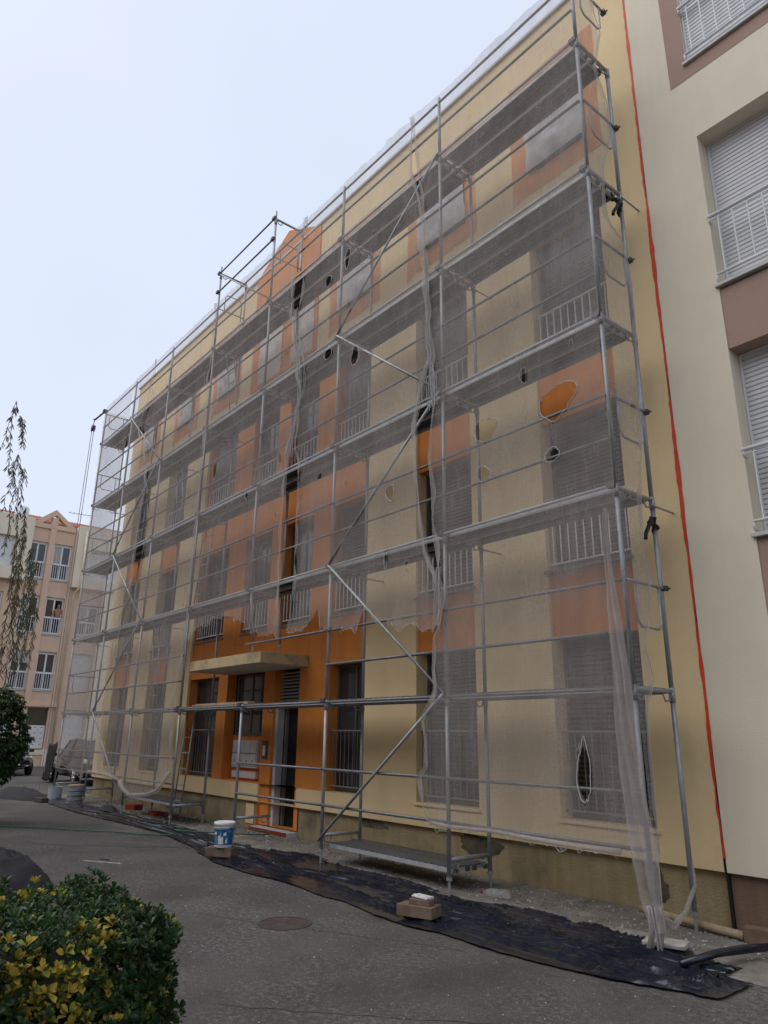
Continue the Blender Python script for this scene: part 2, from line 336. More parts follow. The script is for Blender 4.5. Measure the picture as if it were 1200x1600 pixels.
mb = MB(); mb.box(XL+.02, XR-.01, 1.32, 11.95, .02, 11.98); mb.build('core', M['dark'], main)
mb = MB(); mb.box(XL-.03, XR, .955, 1.34, ZT+.002, ZT+.05); mb.build('parapet_cap', M['sillm'], main)
mb = MB()
for a, b in ((XL+.03, DOOR[0]+.0), (DOOR[1]+.0, XR)): mb.box(a, b, 1.07, 1.30, -.05, .502)
mb.build('plinth', M['plinth'], main)
# spandrel panels of the window columns
for c in (CA, CB, CE, CF):
    for z0, z1 in ((2.84, 3.68), (5.70, 6.55)):
        mb = MB(); mb.box(c[0]+.002, c[1]-.002, 1.05, 1.25, z0, z1); mb.build('spandrel_panel', M['orange'], main)
# central orange wall
DW, SLw, SRw, CW = (-11.925, -10.52), (-9.72, -8.64), (-8.17, -7.12), (-6.44, -5.405)
co = [(q[0], q[1], a, b) for q in (DW, CW) for a, b in FL] + [(q[0], q[1], a, b) for q in (SLw, SRw) for a, b in FL[1:]]
co += [(-10.12, -8.60, .82, 2.86), (-8.22, -7.36, .12, 2.86)]
mb = MB(); panel(mb, lambda u, w_, z: (u, 1.05+w_, z), ZC[0], ZC[1], .802, 8.598, co, .22)
mb.quad((DOOR[0], 1.05, .12), (-8.22, 1.05, .12), (-8.22, 1.05, .803), (DOOR[0], 1.05, .803)); mb.quad((-7.36, 1.05, .12), (DOOR[1], 1.05, .12), (DOOR[1], 1.05, .803), (-7.36, 1.05, .803))
mb.quad((DOOR[0], 1.05, .0), (DOOR[0], 1.0, .0), (DOOR[0], 1.0, .5), (DOOR[0], 1.05, .5))
mb.build('orange_wall', M['orange'], main)
# gable bay
mb = MB()
gp = [(-9.96, 9.28), (-7.23, 9.28), (-7.23, 12.10), (-7.28, 12.42), (-8.60, 13.06), (-9.92, 12.42), (-9.96, 12.10)]
GW = [(-9.58, -8.62), (-8.17, -7.35)]
panel(mb, lambda u, w_, z: (u, .975+w_, z), -9.96, -7.23, 9.28, 12.10, [(a, b, 9.34, 11.36) for a, b in GW], .28)
mb.prism([(-9.96, 12.10), (-7.23, 12.10), (-7.23, 12.36), (-8.60, 13.06), (-9.96, 12.42)], lambda u, v, w_: (u, w_, v), .975, 1.45)
for x in (-9.96, -7.23): mb.quad((x, .975, 9.28), (x, 1.0, 9.28), (x, 1.0, 12.1), (x, .975, 12.1))
mb.quad((-9.96, .975, 9.28), (-7.23, .975, 9.28), (-7.23, 1.0, 9.28), (-9.96, 1.0, 9.28))
mb.build('gable', M['orange'], main)
# rough painted surrounds of the top floor windows
def rough_frame(u0, u1, z0, z1, i0, i1, k0, k1):
    mb = MB()
    def edge(a, b, n, jit):
        return [(a[0]+(b[0]-a[0])*i/n+random.uniform(-jit, jit), a[1]+(b[1]-a[1])*i/n+random.uniform(-jit, jit)) for i in range(n)]
    out = edge((u0, z0), (u1, z0), 10, .012)+edge((u1, z0), (u1, z1), 10, .012)+edge((u1, z1), (u0, z1), 10, .012)+edge((u0, z1), (u0, z0), 10, .012)
    inn = edge((i0, k0), (i1, k0), 10, 0)+edge((i1, k0), (i1, k1), 10, 0)+edge((i1, k1), (i0, k1), 10, 0)+edge((i0, k1), (i0, k0), 10, 0)
    n = len(out)
    out[0] = (u0-.01, z0-.07)
    for i in range(n):
        j = (i+1) % n
        mb.quad((out[i][0], .996, out[i][1]), (out[j][0], .996, out[j][1]), (inn[j][0], .996, inn[j][1]), (inn[i][0], .996, inn[i][1]))
    return mb
for k in 'ABCDEF':
    rough_frame(S4[k][0], S4[k][1], 9.42, 11.62, W4[k][0], W4[k][1], 9.75, 11.36).build('window_surround', M['sur'], main)

def shutter_mb(u0, u1, z0, z1, y, pitch=.055):
    mb = MB(); z = z0; n = max(1, int((z1-z0)/pitch)); p = (z1-z0)/n
    for i in range(n):
        a = z0+i*p
        mb.quad((u0, y, a), (u1, y, a), (u1, y-.010, a+.010), (u0, y-.010, a+.010))
        mb.quad((u0, y-.010, a+.010), (u1, y-.010, a+.010), (u1, y-.010, a+p*.84), (u0, y-.010, a+p*.84))
        mb.quad((u0, y-.010, a+p*.84), (u1, y-.010, a+p*.84), (u1, y+.016, a+p*.86), (u0, y+.016, a+p*.86))
        mb.quad((u0, y+.016, a+p*.86), (u1, y+.016, a+p*.86), (u1, y+.016, a+p), (u0, y+.016, a+p)); mb.quad((u0, y+.016, a+p), (u1, y+.016, a+p), (u1, y, a+p), (u0, y, a+p))
    return mb
def frame_mb(u0, u1, z0, z1, y0, y1, t=.05, mull=True, tr=None):
    mb = MB(); mb.box(u0, u1, y0, y1, z0, z0+t); mb.box(u0, u1, y0, y1, z1-t, z1); mb.box(u0, u0+t, y0, y1, z0+t, z1-t); mb.box(u1-t, u1, y0, y1, z0+t, z1-t)
    if mull: c = (u0+u1)/2; mb.box(c-t*.45, c+t*.45, y0+.004, y1-.004, z0+t, z1-t)
    if tr: mb.box(u0+t, u1-t, y0+.002, y1-.002, tr-t*.4, tr+t*.4)
    return mb
def rail_mb(u0, u1, z0, z1, y, n, r=.011, rt_=.016):
    mb = MB(); mb.tube([(u0, y, z1), (u1, y, z1)], rt_, 8); mb.tube([(u0, y, z0), (u1, y, z0)], rt_*.8, 8)
    for i in range(n):
        x = u0+(u1-u0)*(i+.5)/n; mb.tube([(x, y, z0), (x, y, z1)], r*.8, 6, False)
    return mb
def film_mb(u0, u1, z0, z1, y, amp=.03, seed=0):
    mb = MB(); nu, nz = 18, 26; P = []
    for j in range(nz+1):
        for i in range(nu+1):
            u, v = i/nu, j/nz; e = math.sin(math.pi*u)*math.sin(math.pi*v)**.5
            x = u0+(u1-u0)*u + .03*fbm(v*3, seed)*(1 if i in (0, nu) else 0); z = z0+(z1-z0)*v + .03*fbm(u*4, seed+4)*(1 if j in (0, nz) else 0)
            d = abs(fbm(u*2.2+v*1.6+seed, v*1.2-u*.8, seed))*amp*2.2 + fbm(u*7, v*9, seed, 2)*amp*.35
            P.append((x, y-.02-d*(.3+.7*e), z))
    mb.v = P; mb.f = [(j*(nu+1)+i, j*(nu+1)+i+1, (j+1)*(nu+1)+i+1, (j+1)*(nu+1)+i) for j in range(nz) for i in range(nu)]; mb.mi = [0]*len(mb.f)
    return mb
wi = 0
def win(u0, u1, z0, z1, y, kind, parent=main, rail=None, grille=None, film=None, ysill=.97, railmat=None, shutm=None, frm=None, ft=.05):
    """window part (frame) with its own sub-parts"""
    global wi; wi += 1
    wo_ = frame_mb(u0+.004, u1-.004, z0+.004, z1-.004, y, y+.05, ft, mull=(kind == 'glass')).build('window', frm or M['framed'], parent)
    if kind == 'glass': mb = MB(); mb.box(u0+.05, u1-.05, y+.02, y+.028, z0+.05, z1-.05); mb.build('pane', M['glass'], wo_)
    else: shutter_mb(u0+ft, u1-ft, z0+ft, z1-ft, y+.025).build('shutter', shutm or M['shutd'], wo_)
    if ysill is not None: mb = MB(); mb.box(u0-.03, u1+.03, ysill, y+.03, z0-.035, z0+.003); bevel(mb.build('sill', M['sillm'] if parent is not main else (M['band'] if z0 < 1 else M['grill']), wo_))
    if rail: rail_mb(u0+.01, u1-.01, z0+.09, z0+rail, y-.15, max(6, int((u1-u0)/.115))).build('railing', railmat or M['railp'], wo_)
    if grille: rail_mb(u0+.01, u1-.01, z0+.09, z0+grille, y-.12, max(6, int((u1-u0)/.11)), .010).build('grille', M['grill'], wo_)
    if film: film_mb(u0-.02, u1+.02, z0+(.02 if film == 'film' else .03), z1, .99 if film == 'film' else y-.02, .06 if film == 'film' else .035, wi).build('masking_film', M[film], wo_, smooth=True)
    return wo_
for c in (CA, CB, CE, CF):
    win(c[0], c[1], *FL[0], 1.22, 'shut', grille=.95); win(c[0], c[1], *FL[1], 1.22, 'shut', rail=.85); win(c[0], c[1], *FL[2], 1.22, 'shut', rail=.80, film='filmg')
for c in (DW, CW):
    win(c[0], c[1], *FL[0], 1.24, 'glass', grille=.95, ysill=1.03); win(c[0], c[1], *FL[1], 1.24, 'shut', rail=.85, ysill=1.03); win(c[0], c[1], *FL[2], 1.24, 'shut', rail=.80, film='filmg', ysill=1.03)
for c in (SLw, SRw):
    win(c[0], c[1], *FL[1], 1.24, 'glass', rail=.85, ysill=1.03); win(c[0], c[1], *FL[2], 1.24, 'glass', rail=.80, ysill=1.03)
for c in W4.values(): win(c[0], c[1], 9.75, 11.36, 1.20, 'shut', film='film', ysill=None)
for c in GW: win(c[0], c[1], 9.34, 11.36, 1.20, 'shut', rail=.75, film='film', ysill=None)
# entrance: mail niche, louvre, door
niche = win(-10.0, -8.75, 1.66, 2.84, 1.23, 'glass', ysill=None)
mb = MB(); mb.box(-10.12, -8.60, 1.262, 1.30, .82, 1.66); mb.build('niche_panel', M['orange'], main)
mbx = frame_mb(-9.98, -8.98, 1.05, 1.56, 1.20, 1.26, .03, False).build('mailbox_bank', M['shutw'], main)
for i in range(4):
    for j in range(2):
        x = -9.95+i*.235; z = 1.085+j*.23
        mb = MB(); mb.box(x+.006, x+.229, 1.19, 1.25, z+.006, z+.222); o = bevel(mb.build('mailbox_door', M['plasticw'], mbx))
    mb = MB(); mb.box(x+.10, x+.13, 1.183, 1.189, 1.16, 1.19); mb.build('lock', M['framed'], mbx)
mb = MB(); mb.box(-9.95, -9.0, 1.20, 1.26, .86, .985); mb.build('masked_panel', M['plasticw'], main)
mb = MB(); mb.box(-9.97, -8.97, 1.205, 1.255, .99, 1.005); mb.box(-9.97, -8.97, 1.205, 1.255, .835, .853); mb.build('red_tape', M['red'], main)
mb = MB(); mb.box(-8.50, -8.34, 1.02, 1.05, 1.24, 1.56); ic = bevel(mb.build('intercom', M['framed'], main))
mb = MB(); mb.box(-8.46, -8.38, 1.012, 1.022, 1.30, 1.48); mb.build('intercom_face', M['plasticw'], ic)
mb = MB(); mb.box(-8.22, -7.36, 1.27, 1.28, 2.24, 2.84); lv = mb.build('louvre', M['dark'], main)
for i in range(9):
    z = 2.28+i*.062
    mb = MB(); mb.add([(-8.2, 1.16, z), (-7.38, 1.16, z), (-7.38, 1.24, z+.035), (-8.2, 1.24, z+.035), (-8.2, 1.165, z-.008), (-7.38, 1.165, z-.008), (-7.38, 1.245, z+.027), (-8.2, 1.245, z+.027)], [(0, 1, 2, 3), (4, 7, 6, 5), (0, 4, 5, 1), (3, 2, 6, 7), (0, 3, 7, 4), (1, 5, 6, 2)])
    mb.build('slat', M['sillm'], lv)
mb = MB(); mb.box(-8.215, -8.12, 1.10, 1.24, .12, 2.22); mb.box(-7.42, -7.365, 1.10, 1.24, .12, 2.22); mb.box(-8.12, -7.42, 1.10, 1.24, 2.16, 2.22); dr = mb.build('door', M['sillm'], main)
mb = MB(); mb.box(-8.12, -8.06, 1.26, 2.0, .13, 2.15); mb.build('door_leaf', M['grill'], dr)
mb = MB(); mb.quad((-8.2, 1.31, .1), (-7.3, 1.31, .1), (-7.3, 1.31, 2.24), (-8.2, 1.31, 2.24)); mb.build('dark_hallway', M['dark'], dr)
mb = MB(); mb.box(DOOR[0]+.01, DOOR[1]-.01, .86, 1.30, -.02, .10); bevel(mb.build('doorstep', M['sillm'], main))
mb = MB(); mb.box(DOOR[0]+.02, DOOR[1]-.02, .845, .859, .04, .10); mb.build('red_step_edge', M['redp'], main)
def stain(pts_c, rx, rz, seed, y=1.067):
    mb = MB(); n = 36; P = [(pts_c[0], y, pts_c[1])]
    for i in range(n):
        a = 6.2832*i/n; rr = 1+.45*fbm(math.cos(a)*1.3+seed, math.sin(a)*1.3)+.15*fbm(math.cos(a)*4, math.sin(a)*4, seed); P.append((pts_c[0]+rx*rr*math.cos(a), y, max(.02, min(.49, pts_c[1]+rz*rr*math.sin(a)))))
    mb.add(P, [(0, i+1, (i+1) % n+1) for i in range(n)]); mb.build('damp_stain', M['stain'], main)
M['stain'] = mat('damp_stain', (.105, .090, .065), .9, .45, 5, .4, 40)
stain((-3.05, .36), .40, .12, 1); stain((-.62, .26), .13, .16, 2); stain((-5.2, .42), .35, .06, 3); stain((-12.4, .2), .5, .12, 4)
mb = MB(); mb.box(-9.02, -8.72, 1.055, 1.068, .10, .44); ht = bevel(mb.build('service_hatch', M['band'], main)); mb = MB(); mb.box(-8.93, -8.83, 1.048, 1.054, .17, .22); mb.build('hatch_hole', M['dark'], ht)
# canopy
mb = MB(); mb.box(-9.92, -7.09, .06, 1.045, 2.85, 3.04); cp = bevel(mb.build('canopy', M['canopyp'], main), .008)
mb = MB(); mb.box(-9.90, -7.11, .09, 1.045, 2.842, 2.849); mb.build('soffit', M['sillm'], cp)
# joint with the neighbour: ragged sealant and the open gap below
mb = MB(); Lp = []
for i in range(241):
    z = .62+i*(11.75/240); wv = max(.005, .013+.020*fbm(z*1.9, 3)+.026*max(0, fbm(z*.6, 8))); cx = .168+.012*fbm(z*1.1, 1)
    Lp.append((cx-wv-.006*random.random(), cx+wv*.9, z))
for a, b in zip(Lp, Lp[1:]): mb.quad((a[0], .995, a[2]), (a[1], .995, a[2]), (b[1], .995, b[2]), (b[0], .995, b[2]))
mb.build('red_sealant_line', M['red'], main)
mb = MB(); mb.box(.155, .178, 1.02, 1.2, 0, .62); mb.build('open_joint', M['dark'], main)

# ------------------------------------------------------------------ neighbour building (right)
nb = empty('neighbour_building', (4.6, 1.0, 0), 'unrenovated cream block with brown panels and white shutters beside the red line', 'building')
NX0, NX1 = .18, 9.2
NC = [(.88, 2.06), (3.45, 4.63), (6.0, 7.18)]
mb = MB(); panel(mb, FM, NX0, NX1, .50, ZT, [(a, b, .8, 8.60) for a, b in NC]+[(a, b, 9.74, 11.36) for a, b in NC], .26)
mb.quad(FM(NX1, 0, .5), FM(NX1, 0, ZT), (NX1, 12, ZT), (NX1, 12, .5)); mb.quad(FM(NX0, 0, ZT), FM(NX1, 0, ZT), (NX1, 1.3, ZT), (NX0, 1.3, ZT)); mb.quad(FM(NX0, 0, .5), FM(NX1, 0, .5), FM(NX1, .1, .5), FM(NX0, .1, .5))
mb.build('wall', M['cream'], nb)
mb = MB(); mb.box(NX0, NX1-.02, 1.32, 11.95, .02, 12.2); mb.build('core', M['dark'], nb)
mb = MB(); mb.box(NX0, NX1-.02, 1.06, 1.3, -.05, .502); mb.build('plinth', M['plinth2'], nb)
mb = MB(); mb.box(NX0, NX1+.03, .955, 1.34, ZT+.002, ZT+.05); mb.build('parapet_cap', M['sillm'], nb)
for a, b in NC:
    for z0, z1 in ((2.84, 3.60), (5.72, 6.46)):
        mb = MB(); mb.box(a+.002, b-.002, 1.012, 1.25, z0, z1); mb.build('spandrel_panel', M['brown'], nb)
    mb = MB(); A0, B0, k0, k1 = a-.23, b+.25, 9.50, 11.62
    for q in ((A0, B0, k0, 9.74), (A0, B0, 11.36, k1), (A0, a, 9.74, 11.36), (b, B0, 9.74, 11.36)): mb.quad((q[0], .996, q[2]), (q[1], .996, q[2]), (q[1], .996, q[3]), (q[0], .996, q[3]))
    mb.build('window_surround', M['brown'], nb)
    for z0, z1, y in ((.8, 2.84, 1.22), (3.64, 5.72, 1.22), (6.52, 8.60, 1.22), (9.74, 11.36, 1.05)):
        o = win(a, b, z0, z1, y, 'shut', parent=nb, ysill=.955, shutm=M['shutw'], frm=M['white'], ft=.022)
        mb = MB(); yy = .99; r0, r1 = z0+.13, z0+.90
        mb.tube([(a-.01, yy, r1), (b+.01, yy, r1)], .022, 10); mb.tube([(a-.01, yy, r1-.055), (b+.01, yy, r1-.055)], .008, 6); mb.tube([(a, yy, r0), (b, yy, r0)], .016, 8)
        for s in (a+.005, b-.005): mb.tube([(s, yy, r1), (s, yy, r1-.07), (s, 1.05, r1-.07)], .012, 6); mb.tube([(s, yy, r0), (s, yy, r0-.08), (s, 1.05, r0-.08)], .012, 6)
        n = 7
        for i in range(n): x = a+.02+(b-a-.04)*(i+.5)/n; mb.tube([(x, yy, r0), (x, yy, r1-.05)], .0085, 6, False)
        mb.build('railing', M['white'], o, smooth=True)

# ------------------------------------------------------------------ far salmon building closing the court, plus an added out-of-view wing for shade
FX = -36.5
far = empty('salmon_building', (FX, 4, 0), 'salmon and cream apartment block with red roof at the end of the court', 'building')
FF = lambda u, w_, z: (FX-w_, u, z)
fops = []
rows = [(3.69, 5.64), (6.55, 8.50), (9.42, 11.40)]
cols_ = [(2.55, 3.46), (3.79, 4.72)]
for z0, z1 in rows:
    for a, b in cols_: fops.append((a, b, z0, z1))
fops += [(2.0, 3.2, .75, 2.85), (3.72, 4.72, .80, 2.83)]
mb = MB(); panel(mb, FF, 2.55-.25, 5.1, 0, 12.42, fops, .25)
mb.build('wall', M['salmon'], far)
mb = MB(); mb.box(FX-11, FX-.30, -16, 22, 0, 12.3); mb.build('core', M['dark'], far)
# mid pier and gable with openings
mb = MB(); fbox(mb, FF, 3.47, 3.78, -.10, .05, 2.95, 12.2); mb.build('pier', M['salmon'], far)
gm = MB()
gw0, gw1 = -.10, .20
g = lambda u, v, w_: FF(u, w_, v)
gm.prism([(2.58, 12.40), (3.60, 13.25), (3.60, 12.92), (2.98, 12.40)], g, gw0, gw1); gm.prism([(4.71, 12.40), (4.30, 12.40), (3.68, 12.92), (3.60, 12.92), (3.60, 13.25)], g, gw0, gw1)
gm.prism([(3.47, 12.20), (3.78, 12.20), (3.78, 12.80), (3.47, 12.80)], g, gw0-.01, gw1-.02); gm.prism([(2.58, 12.15), (4.71, 12.15), (4.71, 12.40), (2.58, 12.40)], g, gw0+.005, gw1-.005)
gm.build('gable', M['salmon'], far)
mb = MB(); fbox(mb, FF, 1.5, 5.10, -.12, .02, 2.88, 3.05); mb.build('band', M['salmon'], far)
mb = MB(); fbox(mb, FF, 4.72, 5.1, -.06, .02, 0, .78); fbox(mb, FF, 3.72, 4.72, -.05, .02, .55, .78); mb.build('base_ledge', M['cream2'], far)
# cream oriel blocks
mb = MB(); panel(mb, lambda u, w_, z: FF(u, w_-.45, z), -1.6, 2.56, 9.13, 12.50, [(.2, 1.85, 9.75, 11.37)], .4); fbox(mb, FF, -1.6, 2.56, -.449, .2, 9.125, 9.13)
mb.quad(FF(2.56, -.45, 9.13), FF(2.56, -.45, 12.5), FF(2.56, .3, 12.5), FF(2.56, .3, 9.13)); mb.build('oriel', M['cream2'], far)
mb = MB(); panel(mb, lambda u, w_, z: FF(u, w_-.45, z), 4.85, 8.6, 9.11, 12.52, [(5.6, 8.2, 9.6, 11.3)], .4); fbox(mb, FF, 4.85, 8.6, -.449, .2, 9.105, 9.11)
mb.quad(FF(4.85, -.45, 9.11), FF(4.85, -.45, 12.5), FF(4.85, .3, 12.5), FF(4.85, .3, 9.11)); mb.build('oriel', M['cream2'], far)
mb = MB(); panel(mb, FF, 5.1, 6.60, 0, 12.4, [(5.52, 6.58, .9, 2.76), (5.52, 6.58, 3.69, 5.66), (5.52, 6.58, 6.62, 8.27)], .2); panel(mb, FF, -16, 2.30, 0, 12.4, [(.2, 1.7, 3.69, 5.6), (.2, 1.7, 6.55, 8.5), (-4.2, -2.6, 3.69, 5.6), (-4.2, -2.6, 6.55, 8.5), (-4.2, -2.6, 9.4, 11.4)], .2); panel(mb, FF, 7.29, 22, 0, 12.4, [], .2)
mb.build('side_wall', M['salmon'], far)
mb = MB(); fbox(mb, FF, 6.60, 7.30, -.35, .02, 0, 9.1); mb.build('pilaster', M['cream2'], far)
def far_win(a, b, z0, z1, split, kind=0):
    f_ = MB(); t = .08
    for q in ((a, b, z0, z0+t), (a, b, z1-t*1.6, z1), (a, a+t, z0+t, z1-t*1.6), (b-t, b, z0+t, z1-t*1.6), ((a+b)/2-t*.5, (a+b)/2+t*.5, z0+t, z1-t*1.6), (a+t, b-t, split-t*.6, split+t*.6)):
        fbox(f_, FF, q[0], q[1], .12, .17, q[2], q[3])
    o = f_.build('window', M['white'], far)
    mb = MB(); fbox(mb, FF, a+.03, (a+b)/2 if kind == 3 else b-.03, .14, .15, z0+.05, z1-.06); mb.build('pane', M['glass'], o)
    if kind in (1, 2):
        mb = MB(); fbox(mb, FF, a+.06, (a+b)/2-.03 if kind == 2 else b-.06, .136, .139, split+.05 if kind == 2 else split+.45, z1-.1); mb.build('curtain', M['curt'], o)
    mb = MB(); n = 8
    fbox(mb, FF, a, b, .03, .06, split-.05, split+.02); fbox(mb, FF, a, b, .03, .06, z0+.04, z0+.09)
    for i in range(n+1): u = a+.02+(b-a-.04)*i/n; fbox(mb, FF, u-.012, u+.012, .035, .055, z0+.09, split-.05)
    mb.build('railing', M['white'], o)
    mb = MB(); fbox(mb, FF, a-.04, b+.04, -.05, .14, z0-.05, z0); mb.build('sill', M['sillm'], o)
for i, (z0, z1) in enumerate(rows):
    for j, (a, b) in enumerate(cols_): far_win(a, b, z0, z1, z0+.88, 3 if (i, j) == (1, 1) else (i+2*j+1) % 3)
far_win(.2, 1.7, 3.69, 5.6, 4.55, 1); far_win(.2, 1.7, 6.55, 8.5, 7.4, 0)
def far_blind(a, b, z0, z1, w_=0):
    mb = MB(); fbox(mb, FF, a, b, .13+w_, .16+w_, z0, z1); o = mb.build('window', M['shutw'], far)
    mb = MB(); fbox(mb, FF, a, b, .122+w_, .129+w_, z0+(z1-z0)*.42, z0+(z1-z0)*.42+.05); mb.build('bar', M['white'], o)
far_blind(5.52, 6.58, .9, 2.76); far_blind(5.52, 6.58, 3.69, 5.66); far_blind(5.6, 8.2, 9.6, 11.3, -.35); far_blind(.2, 1.85, 9.75, 11.37, -.35)
far_win(5.52, 6.58, 6.62, 8.27, 7.35, 2)
for z0, z1 in ((3.69, 5.6), (6.55, 8.5), (9.4, 11.4)): far_blind(-4.2, -2.6, z0, z1)
mb = MB(); fbox(mb, FF, 3.74, 4.70, .10, .16, .84, 1.97); mlb = mb.build('mailbox_bank', M['shutw'], far)
for i in range(3):
    for j in range(4):
        mb = MB(); fbox(mb, FF, 3.76+i*.315, 4.05+i*.315, .085, .099, .87+j*.275, 1.12+j*.275); d = mb.build('mailbox_door', M['plasticw'], mlb)
        mb = MB(); fbox(mb, FF, 3.86+i*.315, 3.95+i*.315, .080, .084, 1.03+j*.275, 1.06+j*.275); mb.build('slot', M['framed'], mlb)
mb = MB(); fbox(mb, FF, 3.73, 4.71, .18, .2, 1.97, 2.82); mb.build('entrance_glass', M['glass'], far)
mb = MB(); fbox(mb, FF, 2.02, 3.18, .18, .2, .76, 2.84); mb.build('garage_shutter', M['shutw'], far)
mb = MB(); mb.tube([FF(5.25, -.52, 12.2), FF(5.25, -.52, 9.15), FF(5.12, -.09, 8.8), FF(5.10, -.09, .75)], .055, 10); mb.build('drainpipe', M['cream2'], far, smooth=True)
mb = MB()
mb.add([FF(-16, .25, 12.46), FF(22, .25, 12.46), FF(22, 5, 14.05), FF(-16, 5, 14.05), FF(22, 10.6, 12.45), FF(-16, 10.6, 12.45)], [(0, 1, 2, 3), (3, 2, 4, 5)])
mb.build('roof', M['tile'], far)
rows_t = MB()
for i in range(120):
    u = -4+i*.14
    if u > 12: break
    rows_t.tube([FF(u, .23, 12.48), FF(u, 4.9, 14.05)], .05, 6)
rows_t.build('roof_tiles', M['tile'], far, smooth=True, kind='stuff')
mb = MB(); mb.add([FF(.6, .5, 12.66), FF(2.3, .5, 12.66), FF(2.3, 2.4, 13.30), FF(.6, 2.4, 13.30)], [(0, 1, 2, 3)]); mb.build('skylight', M['solar'], far)
mb = MB(); mb.lathe([(0, 0), (.32, 0), (.34, .06), (.34, .55), (.28, .62), (0, .64)], FF(2.3, 1.8, 12.98), 18); mb.build('water_tank', M['plasticw'], far, smooth=True)
mb = MB(); p = FF(5.2, 1.0, 12.9); mb.tube([p, (p[0], p[1], 13.75)], .02, 6); mb.tube([(p[0], p[1]-.7, 13.55), (p[0], p[1]+.7, 13.6)], .012, 6)
for i in range(7): mb.tube([(p[0]-.2, p[1]-.6+i*.2, 13.56), (p[0]+.2, p[1]-.6+i*.2, 13.57)], .008, 5)
mb.build('antenna', M['steeld'], far)
# unseen wing added behind the camera, blocking low sky to shade lower floors
FW = lambda u, w_, z: (u, -19-w_, z)
wops = [(x, x+1.2, z0, z1) for x in [-33+2.6*i for i in range(20)] for z0, z1 in ((.8, 2.8), (3.69, 5.6), (6.55, 8.5), (9.4, 11.2))]
mb = MB(); panel(mb, FW, -36.4, 20, 0, 12.4, wops, .2); mb.build('shade_wing_wall', M['salmon'], far)
mb = MB(); mb.box(-36.4, 20, -29, -19.22, 0, 12.3); mb.build('shade_wing_core', M['glass'], far)
mb = MB(); mb.add([(-36.4, -18.4, 12.45), (20, -18.4, 12.45), (20, -24, 13.9), (-36.4, -24, 13.9), (20, -29, 12.45), (-36.4, -29, 12.45)], [(0, 1, 2, 3), (3, 2, 4, 5)]); mb.build('roof', M['tile'], far)  # roof of the added wing, out of view like its walls

# person standing in an open window of the far block
def skin_person():
    me = bpy.data.meshes.new('person'); bm = bmesh.new(); sl = bm.verts.layers.skin.verify()
    J = [((0, 0, .0), .13), ((0, 0, .22), .12), ((0, 0, .45), .14), ((0, 0, .56), .07), ((.02, 0, .64), .075), ((.03, 0, .76), .10), ((.03, 0, .86), .07),
         ((0, .19, .48), .055), ((.06, .25, .25), .045), ((.17, .20, .08), .035), ((0, -.19, .48), .055), ((.05, -.25, .25), .045), ((.17, -.2, .06), .035)]
    vs_ = []
    for p_, r in J: v = bm.verts.new(p_); v[sl].radius = (r, r*1.15 if r > .1 else r); vs_.append(v)
    for a, b in ((0, 1), (1, 2), (2, 3), (3, 4), (4, 5), (5, 6), (2, 7), (7, 8), (8, 9), (2, 10), (10, 11), (11, 12)): bm.edges.new((vs_[a], vs_[b]))
    vs_[0][sl].use_root = True
    bm.to_mesh(me); bm.free(); me.materials.append(M['skin'])
    o = link('person', me, None, (FX-.14, 4.50, 7.38)); o.modifiers.new('skin', 'SKIN'); s = o.modifiers.new('sub', 'SUBSURF'); s.levels = 1; s.render_levels = 1
    mb = MB(); mb.lathe([(0.0, .975), (.06, .965), (.105, .90), (.112, .83), (.09, .76)], (FX-.13, 4.50, 7.38), 12); h = mb.build('hair', M['hair'], o, smooth=True)
    tag(o, 'bare armed person standing at an open window of the salmon block', 'person')
    return o
skin_person()

# ------------------------------------------------------------------ scaffold
scf = empty('scaffold', (-8.75, .33, 0), 'galvanised steel frame scaffold with perforated decks in front of the yellow block', 'scaffold')
BAY, YI, RS = 2.5, .67, .0245
lv_ = lambda i: 2.17+2*(i-1)
def bar(name, a, b, r=RS, n=10, m=None, parent=scf, smooth=True):
    mb = MB(); mb.tube([a, b], r, n); return mb.build(name, m or M['steel'], parent, smooth=smooth)
# shared meshes
mb = MB(); mb.tube([(0, 0, 0), (0, 0, 2.0)], RS, 10); mb.tube([(0, 0, 1.86), (0, 0, 2.0)], RS+.006, 10); me_std = mb.mesh('standard', M['steel'], smooth=True)
mb = MB(); mb.tube([(0, 0, 0), (0, 0, 1.13)], RS, 10); me_post = mb.mesh('guard_post', M['steel'], smooth=True)
mb = MB(); mb.tube([(0, 0, .01), (0, 0, .26)], .017, 8); mb.box(-.075, .075, -.075, .075, 0, .012); mb.tube([(0, 0, .15), (0, 0, .185)], .034, 8); me_jack = mb.mesh('base_jack', M['steel'])
mb = MB(); mb.tube([(0, 0, 0), (0, YI, 0)], .024, 10); mb.tube([(0, .04, -.02), (0, .06, -.085), (0, .13, -.10), (0, .17, -.03)], .010, 6); mb.tube([(0, YI-.17, -.03), (0, YI-.13, -.10), (0, YI-.06, -.085), (0, YI-.04, -.02)], .010, 6); me_tr = mb.mesh('transom', M['steel'], smooth=True)
M['lip'] = mat('bright_steel_edge', (.46, .48, .50), .45, .15, 6, metal=.3, dirt=(.36, .35, .33), dirtscale=4, dirtamt=.5)
mb = MB(); mb.tube([(-.02, 0, 0), (-BAY+.02, 0, 0)], .0185, 8); M['railst'] = mat('weathered_tube_steel', (.17, .18, .19), .45, .25, 7, metal=.35, spec=.5, dirt=(.20, .195, .185), dirtscale=5, dirtamt=.5); me_rail = mb.mesh('guard_rail', M['railst'], smooth=True)
M['lip'] = mat('bright_steel_edge', (.46, .48, .50), .45, .15, 6, metal=.3, dirt=(.36, .35, .33), dirtscale=4, dirtamt=.5)
mb = MB(); mb.tube([(-.02, 0, 0), (-BAY+.02, 0, 0)], .020, 8); me_lip = mb.mesh('ledger', M['lip'], smooth=True)
